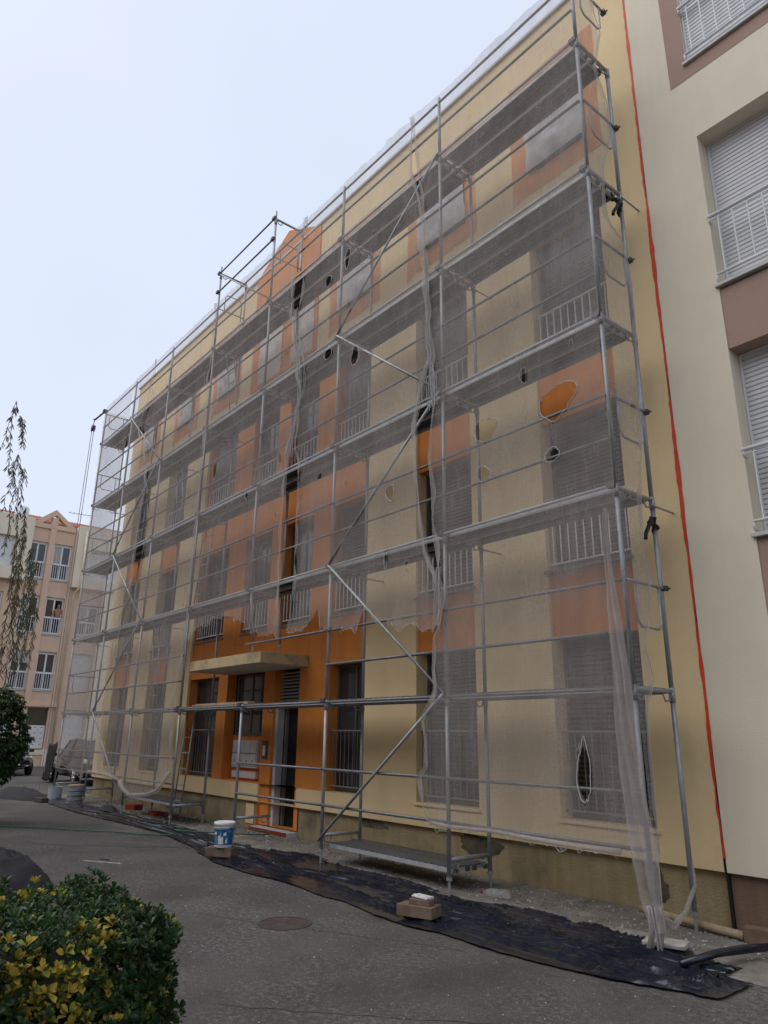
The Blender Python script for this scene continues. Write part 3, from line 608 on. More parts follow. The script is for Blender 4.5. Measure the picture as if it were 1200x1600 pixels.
mb = MB(); mb.box(-.05, .045, -.034, .034, -.03, .03); mb.box(-.085, -.05, -.012, .012, -.012, .012); me_cp = mb.mesh('coupler', M['steeld'])
dk = MB(); x0, x1 = -.06, -BAY+.06
for y in (0, .285): pass
dk.box(x1, x0, 0, .285, -.012, 0); dk.cur = 1; dk.box(x1, x0, 0, .012, -.062, -.0122); dk.box(x1, x0, .273, .285, -.062, -.0122); dk.box(x1, x1+.03, .0122, .2728, -.05, -.0122); dk.box(x0-.03, x0, .0122, .2728, -.05, -.0122)
dk.cur = 0
for y in (.085, .185): dk.box(x1+.031, x0-.031, y, y+.018, -.03, -.0122)
dk.box(x0, x0+.035, .03, .07, -.06, -.005); dk.box(x0, x0+.035, .215, .255, -.06, -.005); dk.box(x1-.035, x1, .03, .07, -.06, -.005); dk.box(x1-.035, x1, .215, .255, -.06, -.005)
me_deck = dk.mesh('deck_plank', [M['deck'], M['lip']])
def put(name, me, loc, rz=0):
    o = link(name, me, scf, loc); o.rotation_euler.z = rz; return o
for k in range(8):
    x = -BAY*k
    for yi, y in enumerate((0, YI)):
        onc = (k == 3 and yi == 1)                         # inner leg stands on the canopy here
        if onc:
            put('base_jack', me_jack, (x, y, 3.041)); bar('standard', (x, y, 3.25), (x, y, lv_(2)))
        else:
            put('base_jack', me_jack, (x, y, 0))
            put('standard', me_std, (x, y, .17))
            if not (k == 3 and yi == 0): put('standard', me_std, (x, y, lv_(1)))
            else:
                put('base_jack', me_jack, (x, .13, 3.041)); bar('standard', (x, .12, 3.25), (x, .02, lv_(2)))
        for i in range(2, 5): put('standard', me_std, (x, y, lv_(i)))
        if yi == 0 and k not in (3, 4): put('guard_post', me_post, (x, y, lv_(5)))
        if k in (3, 4): put('standard', me_std, (x, y, lv_(5))); bar('standard', (x, y, 12.17), (x, y, 12.37 if yi == 0 else 12.25), .019)
    for i in range(1, 6):
        put('transom', me_tr, (x, 0, lv_(i)-.035))
        o = put('coupler', me_cp, (x-.03, -.02, lv_(i)-.01), 0)
    if k not in (0,): put('transom', me_tr, (x, 0, .36))
for k in range(7):
    x = -BAY*k
    for i in range(1, 6):
        for y in (.035, .345): put('deck_plank', me_deck, (x, y, lv_(i)+.0))
        for dz in (.5, 1.0):
            if i == 1 and (k == 3 or (k == 2 and dz < 1)): continue
            put('guard_rail', me_rail, (x, -.028, lv_(i)+dz))
    for dz in (.75, 1.22):
        if k not in (3,): put('guard_rail', me_rail, (x, -.028, dz))
for k in (1, 4):
    for y in (.10, .40): put('deck_plank', me_deck, (-BAY*k, y, .40 if k == 4 else .27))
for z in (12.17, 11.65): put('guard_rail', me_rail, (-7.5, -.028, z))
for k in (3, 4):
    put('transom', me_tr, (-BAY*k, 0, 12.17))
    for z in (12.18, 11.66): put('coupler', me_cp, (-BAY*k-.02, -.03, z))
bar('brace', (-10, -.03, 12.15), (-7.5, -.03, 10.2), .017)
def brace(ka, za, kb, zb): bar('brace', (-BAY*ka, -.06, za), (-BAY*kb, -.06, zb), .0195, 8)
for a, b in ((1, 2), (5, 6)):
    brace(b, lv_(4), a, lv_(5)) if a == 1 else brace(b, lv_(5), a, lv_(4))
    brace(b, lv_(4), a, lv_(3)) if a == 1 else brace(a, lv_(4), b, lv_(3))
    if a == 1: brace(a, lv_(3), b, lv_(2)); brace(b, lv_(2), a, lv_(1)); brace(a, lv_(1), b, .30)
    else: brace(b, lv_(3), a, lv_(2)); brace(a, lv_(2), b, lv_(1)); brace(b, lv_(1), a, .30)
def end_guard(x, z, sgn=1):
    mb = MB(); xx = x+.03*sgn
    mb.tube([(xx, 0, z+1.0), (xx, YI, z+1.0)], .0165, 8)
    mb.tube([(xx, .13, z+1.0), (xx, .13, z+.62), (xx, .19, z+.56), (xx, .50, z+.56), (xx, .56, z+.62), (xx, .56, z+1.0)], .0125, 8)
    mb.build('end_guard', M['steel'], scf, smooth=True)
    mb = MB(); mb.rbox((xx, YI+.01, z+1.0), (.065, .06, .05)); mb.rbox((xx+.045, YI+.02, z+.995), (.035, .015, .015)); mb.build('coupler', M['steeld'], scf)
for i in range(1, 6): end_guard(0, lv_(i)); end_guard(-17.5, lv_(i), -1)
for k in (3, 4):
    x = -BAY*k+.03; mb = MB(); mb.tube([(x, .15, 11.1), (x, .15, 11.55), (x, .20, 11.64), (x, .52, 11.64), (x, .58, 11.58), (x, .58, 11.1)], .0125, 8); mb.tube([(x, 0, 11.2), (x, YI, 11.2)], .014, 8); mb.build('end_guard', M['steel'], scf, smooth=True)
# wall ties and the black cloth scraps tied at the right end
for k in range(8):
    for i in (2, 4): bar('wall_tie', (-BAY*k+.05, YI-.05, lv_(i)-.12), (-BAY*k+.05, 1.0, lv_(i)-.12), .012, 6)
for z in (8.06, 4.02):
    mb = MB()
    for q in range(9):
        mb.rbox((.02+random.uniform(-.05, .05), YI-.02+random.uniform(-.10, .06), z-.14+random.uniform(-.10, .14)), (.02, .07, .045), random.uniform(0, 3), random.uniform(0, 3), .4)
    mb.tube([(.02, .6, z-.1), (.02, .45, z-.3), (.03, .42, z-.36)], .022, 6)
    mb.build('cloth_scrap', M['tarp'], scf)
# ladders
def ladder(a, b, wd=.34, y=.36):
    mb = MB(); A = Vector((a[0], y, a[1])); B = Vector((b[0], y, b[1])); ax = Vector((1, 0, 0))
    for s in (-wd/2, wd/2): mb.tube([A+ax*s, B+ax*s], .016, 8)
    n = int((B-A).length/.28)
    for i in range(1, n): p = A.lerp(B, i/n); mb.tube([p-ax*wd/2, p+ax*wd/2], .0115, 6)
    mb.build('ladder', M['steel'], scf, smooth=True)
ladder((-10.55, .1), (-10.22, 2.2)); ladder((-10.46, 4.2), (-10.10, 6.1)); ladder((-12.2, 2.2), (-12.55, 4.15)); ladder((-11.75, 6.2), (-12.2, 8.1)); ladder((-9.4, 8.2), (-9.9, 10.1))
# toe edge beams (the light lip along every deck)
for i in range(2, 6):
    for k in range(7): put('ledger', me_lip, (-BAY*k, -.028, lv_(i)-.02))
for k in range(7): put('ledger', me_rail, (-BAY*k, -.028, lv_(1)-.035))

# ------------------------------------------------------------------ debris netting
def hash_off(i): return random.Random(i)
def hole_r(a, hi): return 1+.13*math.sin(2*a+hi*1.7)+.08*math.sin(3*a+hi)+.16*fbm(math.cos(a)*2.2+hi*3, math.sin(a)*2.2)+.07*fbm(math.cos(a)*7, math.sin(a)*7, hi)
def ragf(x, seed): return .05*fbm(x*5+seed, 1)+.035*fbm(x*16, seed)-.16*max(0, fbm(x*2.6+seed*2, 4)-.05)-.10*max(0, fbm(x*7+seed, 6)-.15)
def net_sheet(label, L, Rr, Bt, zt, holes=(), name='netting', step=.045, y0=-.055, seed=0, fn=None, group='torn debris netting hung on the scaffold', hemL=True, hemR=True, thr=True, rag=1.0):
    """L,R: (z,x) polylines; Bt: (x,z) polyline; fn maps (u,y,z)->xyz"""
    fn = fn or (lambda u, y, z: (u, y, z))
    zmin = min(p[1] for p in Bt); xa = interp(L, zmin); xb = interp(Rr, zmin)
    xm0 = interp(L, (zt+zmin)/2); xm1 = interp(Rr, (zt+zmin)/2)
    nu = max(8, int(abs(xm1-xm0)/step)); nv = max(8, int((zt-zmin)/step))
    V = []; ins = {}
    grid = {}
    for i in range(nu+1):
        u = i/nu
        xb_ = xm0+(xm1-xm0)*u
        for _ in range(4):
            zb = interp(Bt, xb_)+ragf(xb_, seed)*rag; xb_ = interp(L, zb)*(1-u)+interp(Rr, zb)*u
        for j in range(nv+1):
            v = j/nv; z = zb+(zt-zb)*v; l, r = interp(L, z), interp(Rr, z); x = l+(r-l)*u
            top = min(1, (zt-z)*2)
            d = .050*fbm(x*1.7+seed, z*.3, seed)+.022*fbm(x*7+seed+z*.9, z*.9, seed, 2)
            d += .02*math.sin(math.pi*((z-.17) % 2.0)/2.0)
            e = max(0, 1-min(abs(x-l), abs(r-x))/.22); d += e*.03*fbm(z*3.1, seed+5, x*4)
            if v < .03: z += .0
            grid[i, j] = len(V); V.append([x, y0-abs(d)*.9 if True else y0, z])
    inside = [None]*len(V)
    for hi, (cx, cz, rx, rz) in enumerate(holes):
        for q, p in enumerate(V):
            dx, dz = (p[0]-cx)/rx, (p[2]-cz)/rz; a = math.atan2(dz, dx); rr = hole_r(a, hi)
            if dx*dx+dz*dz < rr*rr: inside[q] = hi
    F = []
    used = set()
    for i in range(nu):
        for j in range(nv):
            f = (grid[i, j], grid[i+1, j], grid[i+1, j+1], grid[i, j+1])
            if all(inside[q] is not None for q in f): continue
            F.append(f); used.update(f)
    for q in used:
        if inside[q] is not None:
            cx, cz, rx, rz = holes[inside[q]]; p = V[q]; dx, dz = (p[0]-cx)/rx, (p[2]-cz)/rz; a = math.atan2(dz, dx); hi = inside[q]; rr = hole_r(a, hi)
            p[0] = cx+rx*rr*math.cos(a); p[2] = cz+rz*rr*math.sin(a)
    mb = MB(); mb.v = [fn(*p) for p in V]; mb.f = F; mb.mi = [0]*len(F)
    o = mb.build(name, M['net'], None, smooth=True); tag(o, label, 'netting', group)
    # drop loose verts
    bm = bmesh.new(); bm.from_mesh(o.data); bmesh.ops.delete(bm, geom=[v for v in bm.verts if not v.link_faces], context='VERTS'); bm.to_mesh(o.data); bm.free()
    if thr:
        for hi, (cx, cz, rx, rz) in enumerate(holes):
            mb = MB(); n = 40; pts = []
            big = max(rx, rz) > .09
            for q in range(n+1):
                a = 2*math.pi*q/n; rr = hole_r(a, hi)
                pts.append(fn(cx+rx*rr*math.cos(a), y0-.03, cz+rz*rr*math.sin(a)))
            mb.tube(pts, .005 if max(rx, rz) > .09 and rx > .07 else .002, 5, False)
            if big:
                for q in range(6):
                    a = random.uniform(0, 6.28); p0 = (cx+rx*math.cos(a), cz+rz*math.sin(a)); ln = random.uniform(.02, .07)
                    mb.tube([fn(p0[0], y0-.031, p0[1]), fn(p0[0]+random.uniform(-.02, .02), y0-.04, p0[1]-ln*.6), fn(p0[0]+random.uniform(-.03, .03), y0-.045, p0[1]-ln)], .0016, 4, False)
            mb.build('torn_edge', M['thread'], o)
    def edge(P, nm, wd, s):
        zs = [zmin+(zt-zmin)*q/160 for q in range(161)]
        mb = MB(); pts = []
        for z in zs:
            x = interp(P, z); 
            if z < interp(Bt, x)-.01: continue
            w1 = wd*(.35+.9*abs(fbm(z*1.1, seed+s))); pts.append((x, w1, z))
        for a, b in zip(pts, pts[1:]):
            mb.add([fn(a[0], y0-.05, a[2]), fn(b[0], y0-.05, b[2]), fn(b[0]+s*b[1], y0-.055-.02*math.sin(b[2]*9), b[2]), fn(a[0]+s*a[1], y0-.055-.02*math.sin(a[2]*9), a[2])], [(0, 1, 2, 3)])
        mb.build(nm, M['net2'], o, smooth=True)
        mb = MB(); mb.tube([fn(p[0]+.004*math.sin(p[2]*40), y0-.055, p[2]) for p in pts], .0028, 5, False); mb.build('hem', M['thread'], o, smooth=True)
    if hemL: edge(L, 'folded_edge', .10, 1)
    if hemR: edge(Rr, 'folded_edge', .10, -1)
    # ragged bottom threads
    mb = MB(); xs = [xa+(xb-xa)*q/140 for q in range(141)]
    l0, r0 = interp(L, interp(Bt, xa)), interp(Rr, interp(Bt, xb))
    xs = [l0+(r0-l0)*q/140 for q in range(141)]
    mb.tube([fn(x, y0-.045+.01*math.sin(x*30), interp(Bt, x)+ragf(x, seed)*rag) for x in xs], .003, 5, False)
    for q in range(14):
        x = random.uniform(l0, r0); z = interp(Bt, x); ln = random.uniform(.02, .10)
        mb.tube([fn(x, y0-.045, z), fn(x+random.uniform(-.02, .02), y0-.05, z-ln*.5), fn(x+random.uniform(-.03, .03), y0-.05, z-ln)], .0018, 4, False)
    mb.build('frayed_hem', M['thread'], o)
    return o
zx = lambda P: [(z, x) for x, z in P][::-1]
S1_L = [(-3.02, 11.3), (-3.02, 11.08), (-2.89, 10.11), (-2.77, 9.3), (-2.72, 8.85), (-2.73, 8.29), (-2.68, 7.56), (-2.64, 6.92), (-2.59, 6.68), (-2.59, 6.3), (-2.59, 5.92), (-2.62, 5.71), (-2.69, 5.23), (-2.63, 4.76), (-2.61, 4.18), (-2.5, 3.6), (-2.45, 3.37), (-2.49, 3.15), (-2.52, 2.94), (-2.61, 2.87), (-2.64, 2.43), (-2.61, 2.22), (-2.85, 1.88), (-2.78, 1.68), (-2.79, 1.34), (-2.93, 1.22), (-2.84, 0.97), (-2.73, 0.72)]
S1_B = [(-2.95, .75), (-2.73, 0.72), (-2.38, 0.71), (-1.75, 0.73), (-1.18, 0.71), (-0.67, 0.71), (-0.22, 0.72), (-0.1, 0.68), (0.02, 0.67)]
S2_R = [(-3.02, 11.3), (-3.02, 11.08), (-3.04, 10.22), (-2.9, 9.73), (-2.79, 9.31), (-2.75, 8.87), (-2.75, 8.31), (-2.7, 7.58), (-2.67, 6.94), (-2.66, 6.71), (-2.82, 6.39), (-2.93, 6.04), (-2.96, 5.47), (-2.92, 5.08), (-2.86, 4.52), (-2.76, 3.98), (-2.56, 3.61), (-2.47, 3.35), (-2.49, 3.11), (-2.57, 2.89)]
S2_B = [(-2.51, 3.0), (-2.69, 2.95), (-2.98, 3.05), (-3.3, 3.07), (-3.47, 3.15), (-3.74, 3.2), (-3.97, 3.36), (-4.12, 3.35), (-4.22, 3.05), (-4.35, 3.12), (-4.55, 3.16), (-4.87, 3.21), (-5.08, 3.2), (-5.17, 3.55), (-5.31, 3.47), (-5.48, 3.28), (-5.83, 3.23), (-6.05, 3.25)]
S2_L = [(-6.1, 11.3), (-6.07, 10.91), (-6.08, 10.39), (-6.08, 9.96), (-6.14, 9.57), (-6.19, 9.17), (-6.14, 8.62), (-5.93, 8.01), (-5.86, 7.72), (-5.92, 7.44), (-6.02, 7.15), (-6.03, 7.03), (-6.09, 6.57), (-5.97, 6.17), (-5.91, 5.86), (-5.91, 5.24), (-5.9, 4.68), (-5.89, 4.14), (-5.93, 3.52), (-6.05, 3.25)]
S3_R = [(-6.1, 11.3), (-6.17, 10.97), (-6.31, 10.52), (-6.46, 10.14), (-6.46, 9.74), (-6.45, 9.3), (-6.28, 8.68), (-6.12, 8.1), (-6.07, 7.81), (-5.96, 7.46), (-6.06, 7.17), (-6.07, 7.05), (-6.31, 6.52), (-6.36, 6.1), (-6.36, 5.69), (-6.37, 5.0), (-6.37, 4.44), (-6.34, 3.78), (-6.31, 3.25)]
S3_B = [(-6.31, 3.25), (-6.39, 3.26), (-6.82, 3.28), (-7.28, 3.47), (-7.69, 3.65), (-8.22, 3.76), (-8.76, 3.77), (-9.33, 3.7), (-9.67, 3.55), (-9.9, 3.4)]
S4_R = [(-9.9, 11.3), (-9.86, 9.8), (-9.95, 9.4), (-9.84, 8), (-9.84, 3.53), (-9.9, 3.11), (-10.07, 2.44), (-10.14, 2.21), (-10.02, 1.59), (-9.94, 1.16), (-9.88, 1.03), (-9.9, .5)]
S4_B = [(-9.88, 1.03), (-10.24, 0.8), (-10.52, 0.58), (-11.36, 0.46), (-11.87, 0.42), (-12.26, 0.5), (-12.5, 0.65), (-13.0, 0.73), (-13.54, 0.76), (-14.58, 0.76), (-15.1, .76)]
S4_Lx = [(-13.35, 11.3), (-13.4, 10.2), (-13.9, 9.5), (-13.3, 8.6), (-13.0, 7.6), (-12.78, 7.01), (-12.67, 6.33), (-12.73, 5.7), (-12.91, 5.26), (-13.27, 4.85), (-13.61, 4.58), (-13.96, 2.89), (-13.90, 2.32), (-13.80, 1.59), (-13.74, 0.7)]
S5_R = [(-13.35, 11.3), (-13.6, 10.2), (-14.1, 9.5), (-13.4, 8.6), (-13.05, 7.6), (-13.18, 7.08), (-13.28, 6.3), (-13.30, 5.6), (-13.2, 5.3), (-13.3, 4.85), (-13.63, 4.58), (-14.06, 3.4), (-14.12, 2.6), (-14.05, 1.9), (-13.92, 1.3), (-13.85, 0.7)]
H1 = [(-0.59, 5.3, 0.251, 0.194), (-1.68, 5.31, 0.176, 0.162), (-1.73, 4.74, 0.114, 0.099), (-0.7, 4.68, 0.11, 0.075), (-0.56, 1.37, 0.072, 0.292), (-1.05, 5.8, 0.048, 0.117), (-1.13, 6.96, 0.04, 0.145), (-1.06, 5.45, 0.030, 0.17), (-0.52, 10.05, 0.07, 0.035), (-0.57, 9.52, 0.04, 0.045), (-0.35, 5.9, 0.03, 0.06), (-1.56, 9.79, 0.04, 0.03), (-1.19, 7.62, 0.04, 0.03), (-1.76, 6.07, 0.05, 0.04)]
H2 = [(-4.72, 9.55, 0.075, 0.189), (-5.28, 9.39, 0.081, 0.124), (-5.21, 7.92, 0.116, 0.127), (-4.42, 7.52, 0.12, 0.142), (-5.29, 5.69, 0.056, 0.057), (-3.5, 4.95, 0.084, 0.135), (-3.59, 4.04, 0.042, 0.147), (-4.61, 5.4, 0.034, 0.064), (-5.69, 6.15, 0.059, 0.095), (-3.15, 3.83, 0.051, 0.087), (-4.01, 9.64, 0.052, 0.039), (-4.64, 8.62, 0.055, 0.038), (-5.02, 7.53, 0.037, 0.049)]
H3 = [(-9.2, 6.91, 0.091, 0.181), (-7.75, 6.01, 0.051, 0.093), (-6.6, 6.4, 0.066, 0.101), (-6.85, 8.53, 0.072, 0.058), (-6.62, 8.54, 0.07, 0.071), (-6.65, 5.36, 0.043, 0.06), (-8.89, 7.43, 0.059, 0.046)]
G1 = 'torn debris netting hung on the scaffold'
n1 = net_sheet('grey netting sheet with round burnt holes at the right end of the scaffold', zx(S1_L), [(0, .03), (12, .03)], S1_B, 11.28, H1, seed=1, hemR=False)
n2 = net_sheet('grey netting sheet with ragged bottom between the two long vertical slits', zx(S2_L), zx(S2_R), S2_B, 11.28, H2, seed=2, rag=1.3)
n3 = net_sheet('grey netting sheet ending above the entrance canopy left of the black slits', [(0, -9.93), (12, -9.93)], zx(S3_R), S3_B, 11.28, H3, seed=3, hemL=False, rag=1.3)
n4 = net_sheet('long grey netting sheet hanging to knee height left of the entrance', zx(S4_Lx), zx(S4_R), S4_B, 11.28, [(-10.12, 9.5, .06, .22)], seed=4, step=.06)
n5 = net_sheet('narrow grey netting sheet near the left corner beside the leaning slit', [(0, -15.0), (12, -15.0)], zx(S5_R), S4_B, 11.28, seed=5, step=.06, hemL=False)
net_sheet('netting sheet across the leftmost bay, veiling the parked car at its foot', [(0, -17.45), (12, -17.45)], [(0, -15.02), (12, -15.02)], [(-17.5, .80), (-16.6, .86), (-15.6, .70), (-15, .62)], 11.28, seed=6, step=.06, hemL=False, hemR=False)
END = [(0.37, 11.28), (0.37, 10.87), (0.48, 10.59), (0.27, 9.83), (0.48, 9.4), (0.45, 8.79), (0.23, 8.21), (0.2, 7.81), (0.24, 7.48), (0.54, 7.3), (0.61, 6.74), (0.59, 6.2), (0.52, 5.49), (0.46, 4.83), (0.38, 4.34), (0.32, 3.84), (0.29, 3.52), (0.37, 3.25), (0.31, 2.92), (0.21, 2.66), (0.14, 2.54), (0.25, 2.22), (0.08, 1.94), (0.06, 1.54), (0.07, 1.23), (0.06, 0.9), (0.06, 0.72)]
net_sheet('netting folded round the right end of the scaffold beside the bare yellow wall', [(0, -.04), (12, -.04)], zx(END), [(-.05, .72), (.7, .72)], 11.28, [(.36, 5.05, .05, .16), (.40, 4.6, .04, .14)], seed=8, fn=lambda u, y, z: (.045-(y+.055)*.5, u, z), hemL=False)
net_sheet('netting closing the far left end of the scaffold against the sky', [(0, .0), (12, .0)], [(0, .64), (12, .64)], [(0, 2.3), (.64, 2.3)], 11.28, seed=9, step=.06, fn=lambda u, y, z: (-17.55+(y+.055)*.5, u, z), hemL=False, hemR=False)
# hanging folded strip at the right corner, bunched at its foot
SL = [(-0.06, 3.9), (-0.1, 3.4), (-0.12, 2.83), (-0.12, 2.58), (-0.12, 1.65), (-0.08, 0.95), (-0.02, 0.4), (0.08, 0.14)]
SR = [(-0.03, 3.9), (-0.03, 3.33), (0.03, 2.69), (0.06, 2.16), (0.08, 1.71), (0.12, 1.28), (0.20, 0.72), (0.21, 0.20)]
mb = MB(); nz, nu = 90, 16; P = []
for j in range(nz+1):
    z = .16+(3.88-.16)*j/nz; l, r = interp(zx(SL), z), interp(zx(SR), z)
    for i in range(nu+1):
        u = i/nu; P.append((l+(r-l)*u, -.13-.05*abs(math.sin(u*7+z*1.1))-.02*fbm(u*5, z*2)-.05*math.exp(-z*3), z))
mb.v = P; mb.f = [(j*(nu+1)+i, j*(nu+1)+i+1, (j+1)*(nu+1)+i+1, (j+1)*(nu+1)+i) for j in range(nz) for i in range(nu)]; mb.mi = [0]*len(mb.f)
st = mb.build('netting_strip', M['net2'], None, smooth=True); tag(st, 'narrow folded net strip hanging down to the ground at the right corner post', 'netting')
mb = MB()
for q in range(10):
    a = random.uniform(0, 6.28); x, y = .12+.05*math.cos(a), -.18+.05*math.sin(a)
    mb.tube([(x, y, .35), (x+.02*random.uniform(-1, 1), y+.03, .2), (x+.05*random.uniform(-1, 1), y-.02, .04)], random.uniform(.006, .02), 6)
mb.build('bunched_foot', M['net2'], st, smooth=True)
mb = MB(); mb.tube([(.16, -.16, .28), (.12, .1, .17), (.06, .4, .22), (.03, YI, .40), (.03, YI, .62)], [.02, .03, .022, .02, .008], 7); mb.build('tie', M['net2'], st, smooth=True)
# strings gathered at the slits
def strings(o, pts, n, spread, r=.004):
    mb = MB()
    for q in range(n):
        j = random.uniform(-1, 1)
        mb.tube([(x+spread*s*j+random.uniform(-.01, .01), -.11+random.uniform(-.03, .02), z) for x, z, s in pts], r*random.uniform(.6, 1.4), 5, False)
    mb.build('gathered_threads', M['thread'], o, smooth=True)
strings(n2, [(-2.72, 8.4, .1), (-2.69, 7.6, .3), (-2.66, 6.9, .5), (-2.63, 6.7, .4), (-2.72, 6.3, 1.6), (-2.80, 5.9, 2.4)], 9, .07, .003)
strings(n2, [(-2.63, 6.72, .2), (-2.56, 6.35, 1.0), (-2.55, 5.95, 1.2)], 7, .07)
strings(n3, [(-6.30, 9.3, .9), (-6.2, 8.6, .9), (-6.02, 8.0, 1.6), (-5.97, 7.5, 1.1), (-6.05, 7.1, .2), (-6.15, 6.7, 1.0), (-6.2, 6.3, 1.5)], 10, .10, .0035)
strings(n2, [(-2.5, 3.7, .4), (-2.52, 3.3, .6), (-2.55, 2.9, 1.2)], 6, .06)
# rolled lower hem
for o, P, r in ((n1, [(-2.7, .74), (-2.4, .72), (-1.75, .74), (-1.2, .72), (-.67, .71), (-.22, .72)], .028), (n4, [(-10.0, .95), (-10.3, .72), (-10.52, .60), (-11.0, .50), (-11.36, .47), (-11.87, .44), (-12.26, .52), (-12.5, .66)], .05), (n4, [(-12.6, .70), (-13.0, .74), (-13.7, .77), (-14.6, .78)], .045)):
    mb = MB(); mb.tube([(x, -.10, z) for x, z in P], [r*(.7+.6*abs(fbm(x*3))) for x, z in P], 8); mb.build('rolled_hem', M['net2'], o, smooth=True)

# pulley and ropes at the left end
pl = empty('rope_pulley', (-18.6, -.02, 10.9), 'black pulley on a bracket with two long ropes at the left end', 'pulley')
mb = MB(); mb.tube([(-17.5, -.04, 11.25), (-18.5, -.04, 11.30), (-18.6, -.04, 11.36)], .028, 8); mb.rbox((-17.52, -.04, 11.25), (.12, .12, .10)); mb.tube([(-18.55, -.04, 11.30), (-18.55, -.04, 11.12)], .012, 6); mb.build('bracket', M['cable'], pl)
mb = MB(); mb.lathe([(0, -.04), (.12, -.04), (.09, -.01), (.09, .01), (.12, .04), (0, .04)], (-18.55, -.04, 11.02), 18, 'Y'); mb.build('wheel', M['cable'], pl, smooth=True)
for dx, zb in ((-.11, .05), (.11, .6)):
    mb = MB(); mb.tube([(-18.55+dx, -.04, 11.02), (-18.55+dx*1.3, -.06, 6), (-18.55+dx*1.1, -.04, zb)], .010, 5); mb.build('rope', M['rope'], pl)

# timber boards lying on the lowest deck above the entrance
for q, (y, dz, dx) in enumerate(((.10, .0, 0), (.30, .0, .1), (.16, .026, -.05))):
    mb = MB(); mb.rbox((-8.55+dx, y+.05, 2.184+dz+.001), (2.1, .14, .022), random.uniform(-.03, .03)); o = bevel(mb.build('timber_board', M['wood']), .002)
    tag(o, ['front timber board lying on the lowest deck left of the entrance', 'back timber board lying on the lowest deck left of the entrance', 'upper timber board stacked on two others on the lowest deck'][q], 'board', 'timber boards on the lowest deck')

# ------------------------------------------------------------------ ground layers: dusty strip, black polythene
PO = [(-18.63, -.54), (-16.96, -.49), (-13.68, -.68), (-11.17, -.59), (-9.18, -.52), (-7.66, -.74), (-6.02, -1.12), (-5.01, -1.18), (-4.06, -1.11), (-3.09, -1.16), (-2.21, -1.26), (-1.26, -1.24), (-.67, -1.24), (.02, -1.15), (.48, -1.05), (.80, -.80)]
PI_ = [(-19.0, .19), (-15.18, .07), (-12.77, .26), (-10.38, .24), (-8.62, .18), (-6.75, 0.0), (-5.44, .3), (-3.95, .26), (-2.62, .1), (-1.71, .13), (-.95, .17), (-.26, .15), (.26, .19), (.80, .05)]
mb = MB(); nx, ny = 300, 14; P = []
for i in range(nx+1):
    x = -18.2+19.3*i/nx
    for j in range(ny+1):
        v = j/ny; y = -.30+(1.06+.30)*v + .05*fbm(x*1.5, j*.3)*(1 if j == 0 else 0); e = 1 if j not in (0,) else 0
        h = .004+e*min(1, v*3)*(.010+.012*abs(fbm(x*2.1, y*3.0, 2))+.015*max(0, fbm(x*.9, y*1.4, 5))+.02*max(0, v-.75)*4*abs(fbm(x*1.2, 7)))
        P.append((x, y, h))
mb.v = P; mb.f = [(i*(ny+1)+j, (i+1)*(ny+1)+j, (i+1)*(ny+1)+j+1, i*(ny+1)+j+1) for i in range(nx) for j in range(ny)]; mb.mi = [0]*len(mb.f)
o = mb.build('dusty_ground', M['dirt'], None, smooth=True); tag(o, kind='structure')
mb = MB(); nx, ny = 640, 60; P = []
for i in range(nx+1):
    x = -18.6+19.35*i/nx; yo = interp(PO, x)+.05*fbm(x*1.3, 3)+.015*fbm(x*6, 4); yi = interp(PI_, x)+.10*fbm(x*1.1, 6)+.03*fbm(x*5, 7)
    for j in range(ny+1):
        v = j/ny; y = yo+(yi-.10-yo)*v
        w1 = 1-min(1, 2.2*abs(fbm(x*.28+y*.5, y*4.6, 1)))            # sharp long creases running with the sheet
        w2 = 1-min(1, 2.4*abs(fbm(x*.8-y*1.2, y*6.5, 9, 2)))
        lift = 0
        P.append((x, y, .016+min(1, .15+v*5)*(.040*w1**5+.004*w2**2+.010*fbm(x*.7, y*1.1, 4))+max(0, lift)*min(1, v*10)))
mb.v = P; mb.f = [(i*(ny+1)+j, (i+1)*(ny+1)+j, (i+1)*(ny+1)+j+1, i*(ny+1)+j+1) for i in range(nx) for j in range(ny)]; mb.mi = [0]*len(mb.f)
poly = mb.build('plastic_sheet', M['poly'], None, smooth=True); tag(poly, 'long wrinkled black polythene sheet spread along the foot of the scaffold', 'plastic sheet')
mb = MB()
nq = 30; P = []
for i in range(nq+1):
    for j in range(nq+1):
        u, v = i/nq, j/nq; x = .05+.92*u; y = -1.14+.26*u+(.62-.1*u)*v; e = math.sin(math.pi*u)**.5*math.sin(math.pi*v)**.5
        r1 = 1-min(1, 2.6*abs(fbm(x*2.2+y, y*5.2, 31))); P.append((x+.03*fbm(y*6, 2), y+.03*fbm(x*6, 5), .018+e*(.010+.075*r1**4+.012*fbm(x*8, y*8))))
mb.v = P; mb.f = [(i*(nq+1)+j, (i+1)*(nq+1)+j, (i+1)*(nq+1)+j+1, i*(nq+1)+j+1) for i in range(nq) for j in range(nq)]; mb.mi = [0]*len(mb.f)
o = mb.build('crumpled_end', M['poly'], poly, smooth=True)
mb = MB(); mb.tube([(.50, -.50, .06), (.60, -.15, .10), (.68, .15, .10), (.80, .60, .08)], [.024, .030, .034, .028], 9); o = mb.build('plastic_roll', M['poly'], None, smooth=True); tag(o, 'loose black plastic roll lying across the right end of the sheet', 'plastic roll')
mb = MB(); mb.tube([(-.62, .76, .10), (-.1, .75, .075), (.41, .70, .065)], .035, 12); mb.tube([(.40, .70, .065), (.415, .70, .065)], .037, 12); o = mb.build('cardboard_tube', M['wood'], None, smooth=True); tag(o, 'brown cardboard tube lying on the rubble at the right corner', 'tube')
mb = MB(); mb.rbox((.56, .76, .075), (.30, .13, .13), .25, 0, .02); o = bevel(mb.build('timber_block', M['brickm']), .006); tag(o, 'brown block lying against the plinth under the red line', 'block')
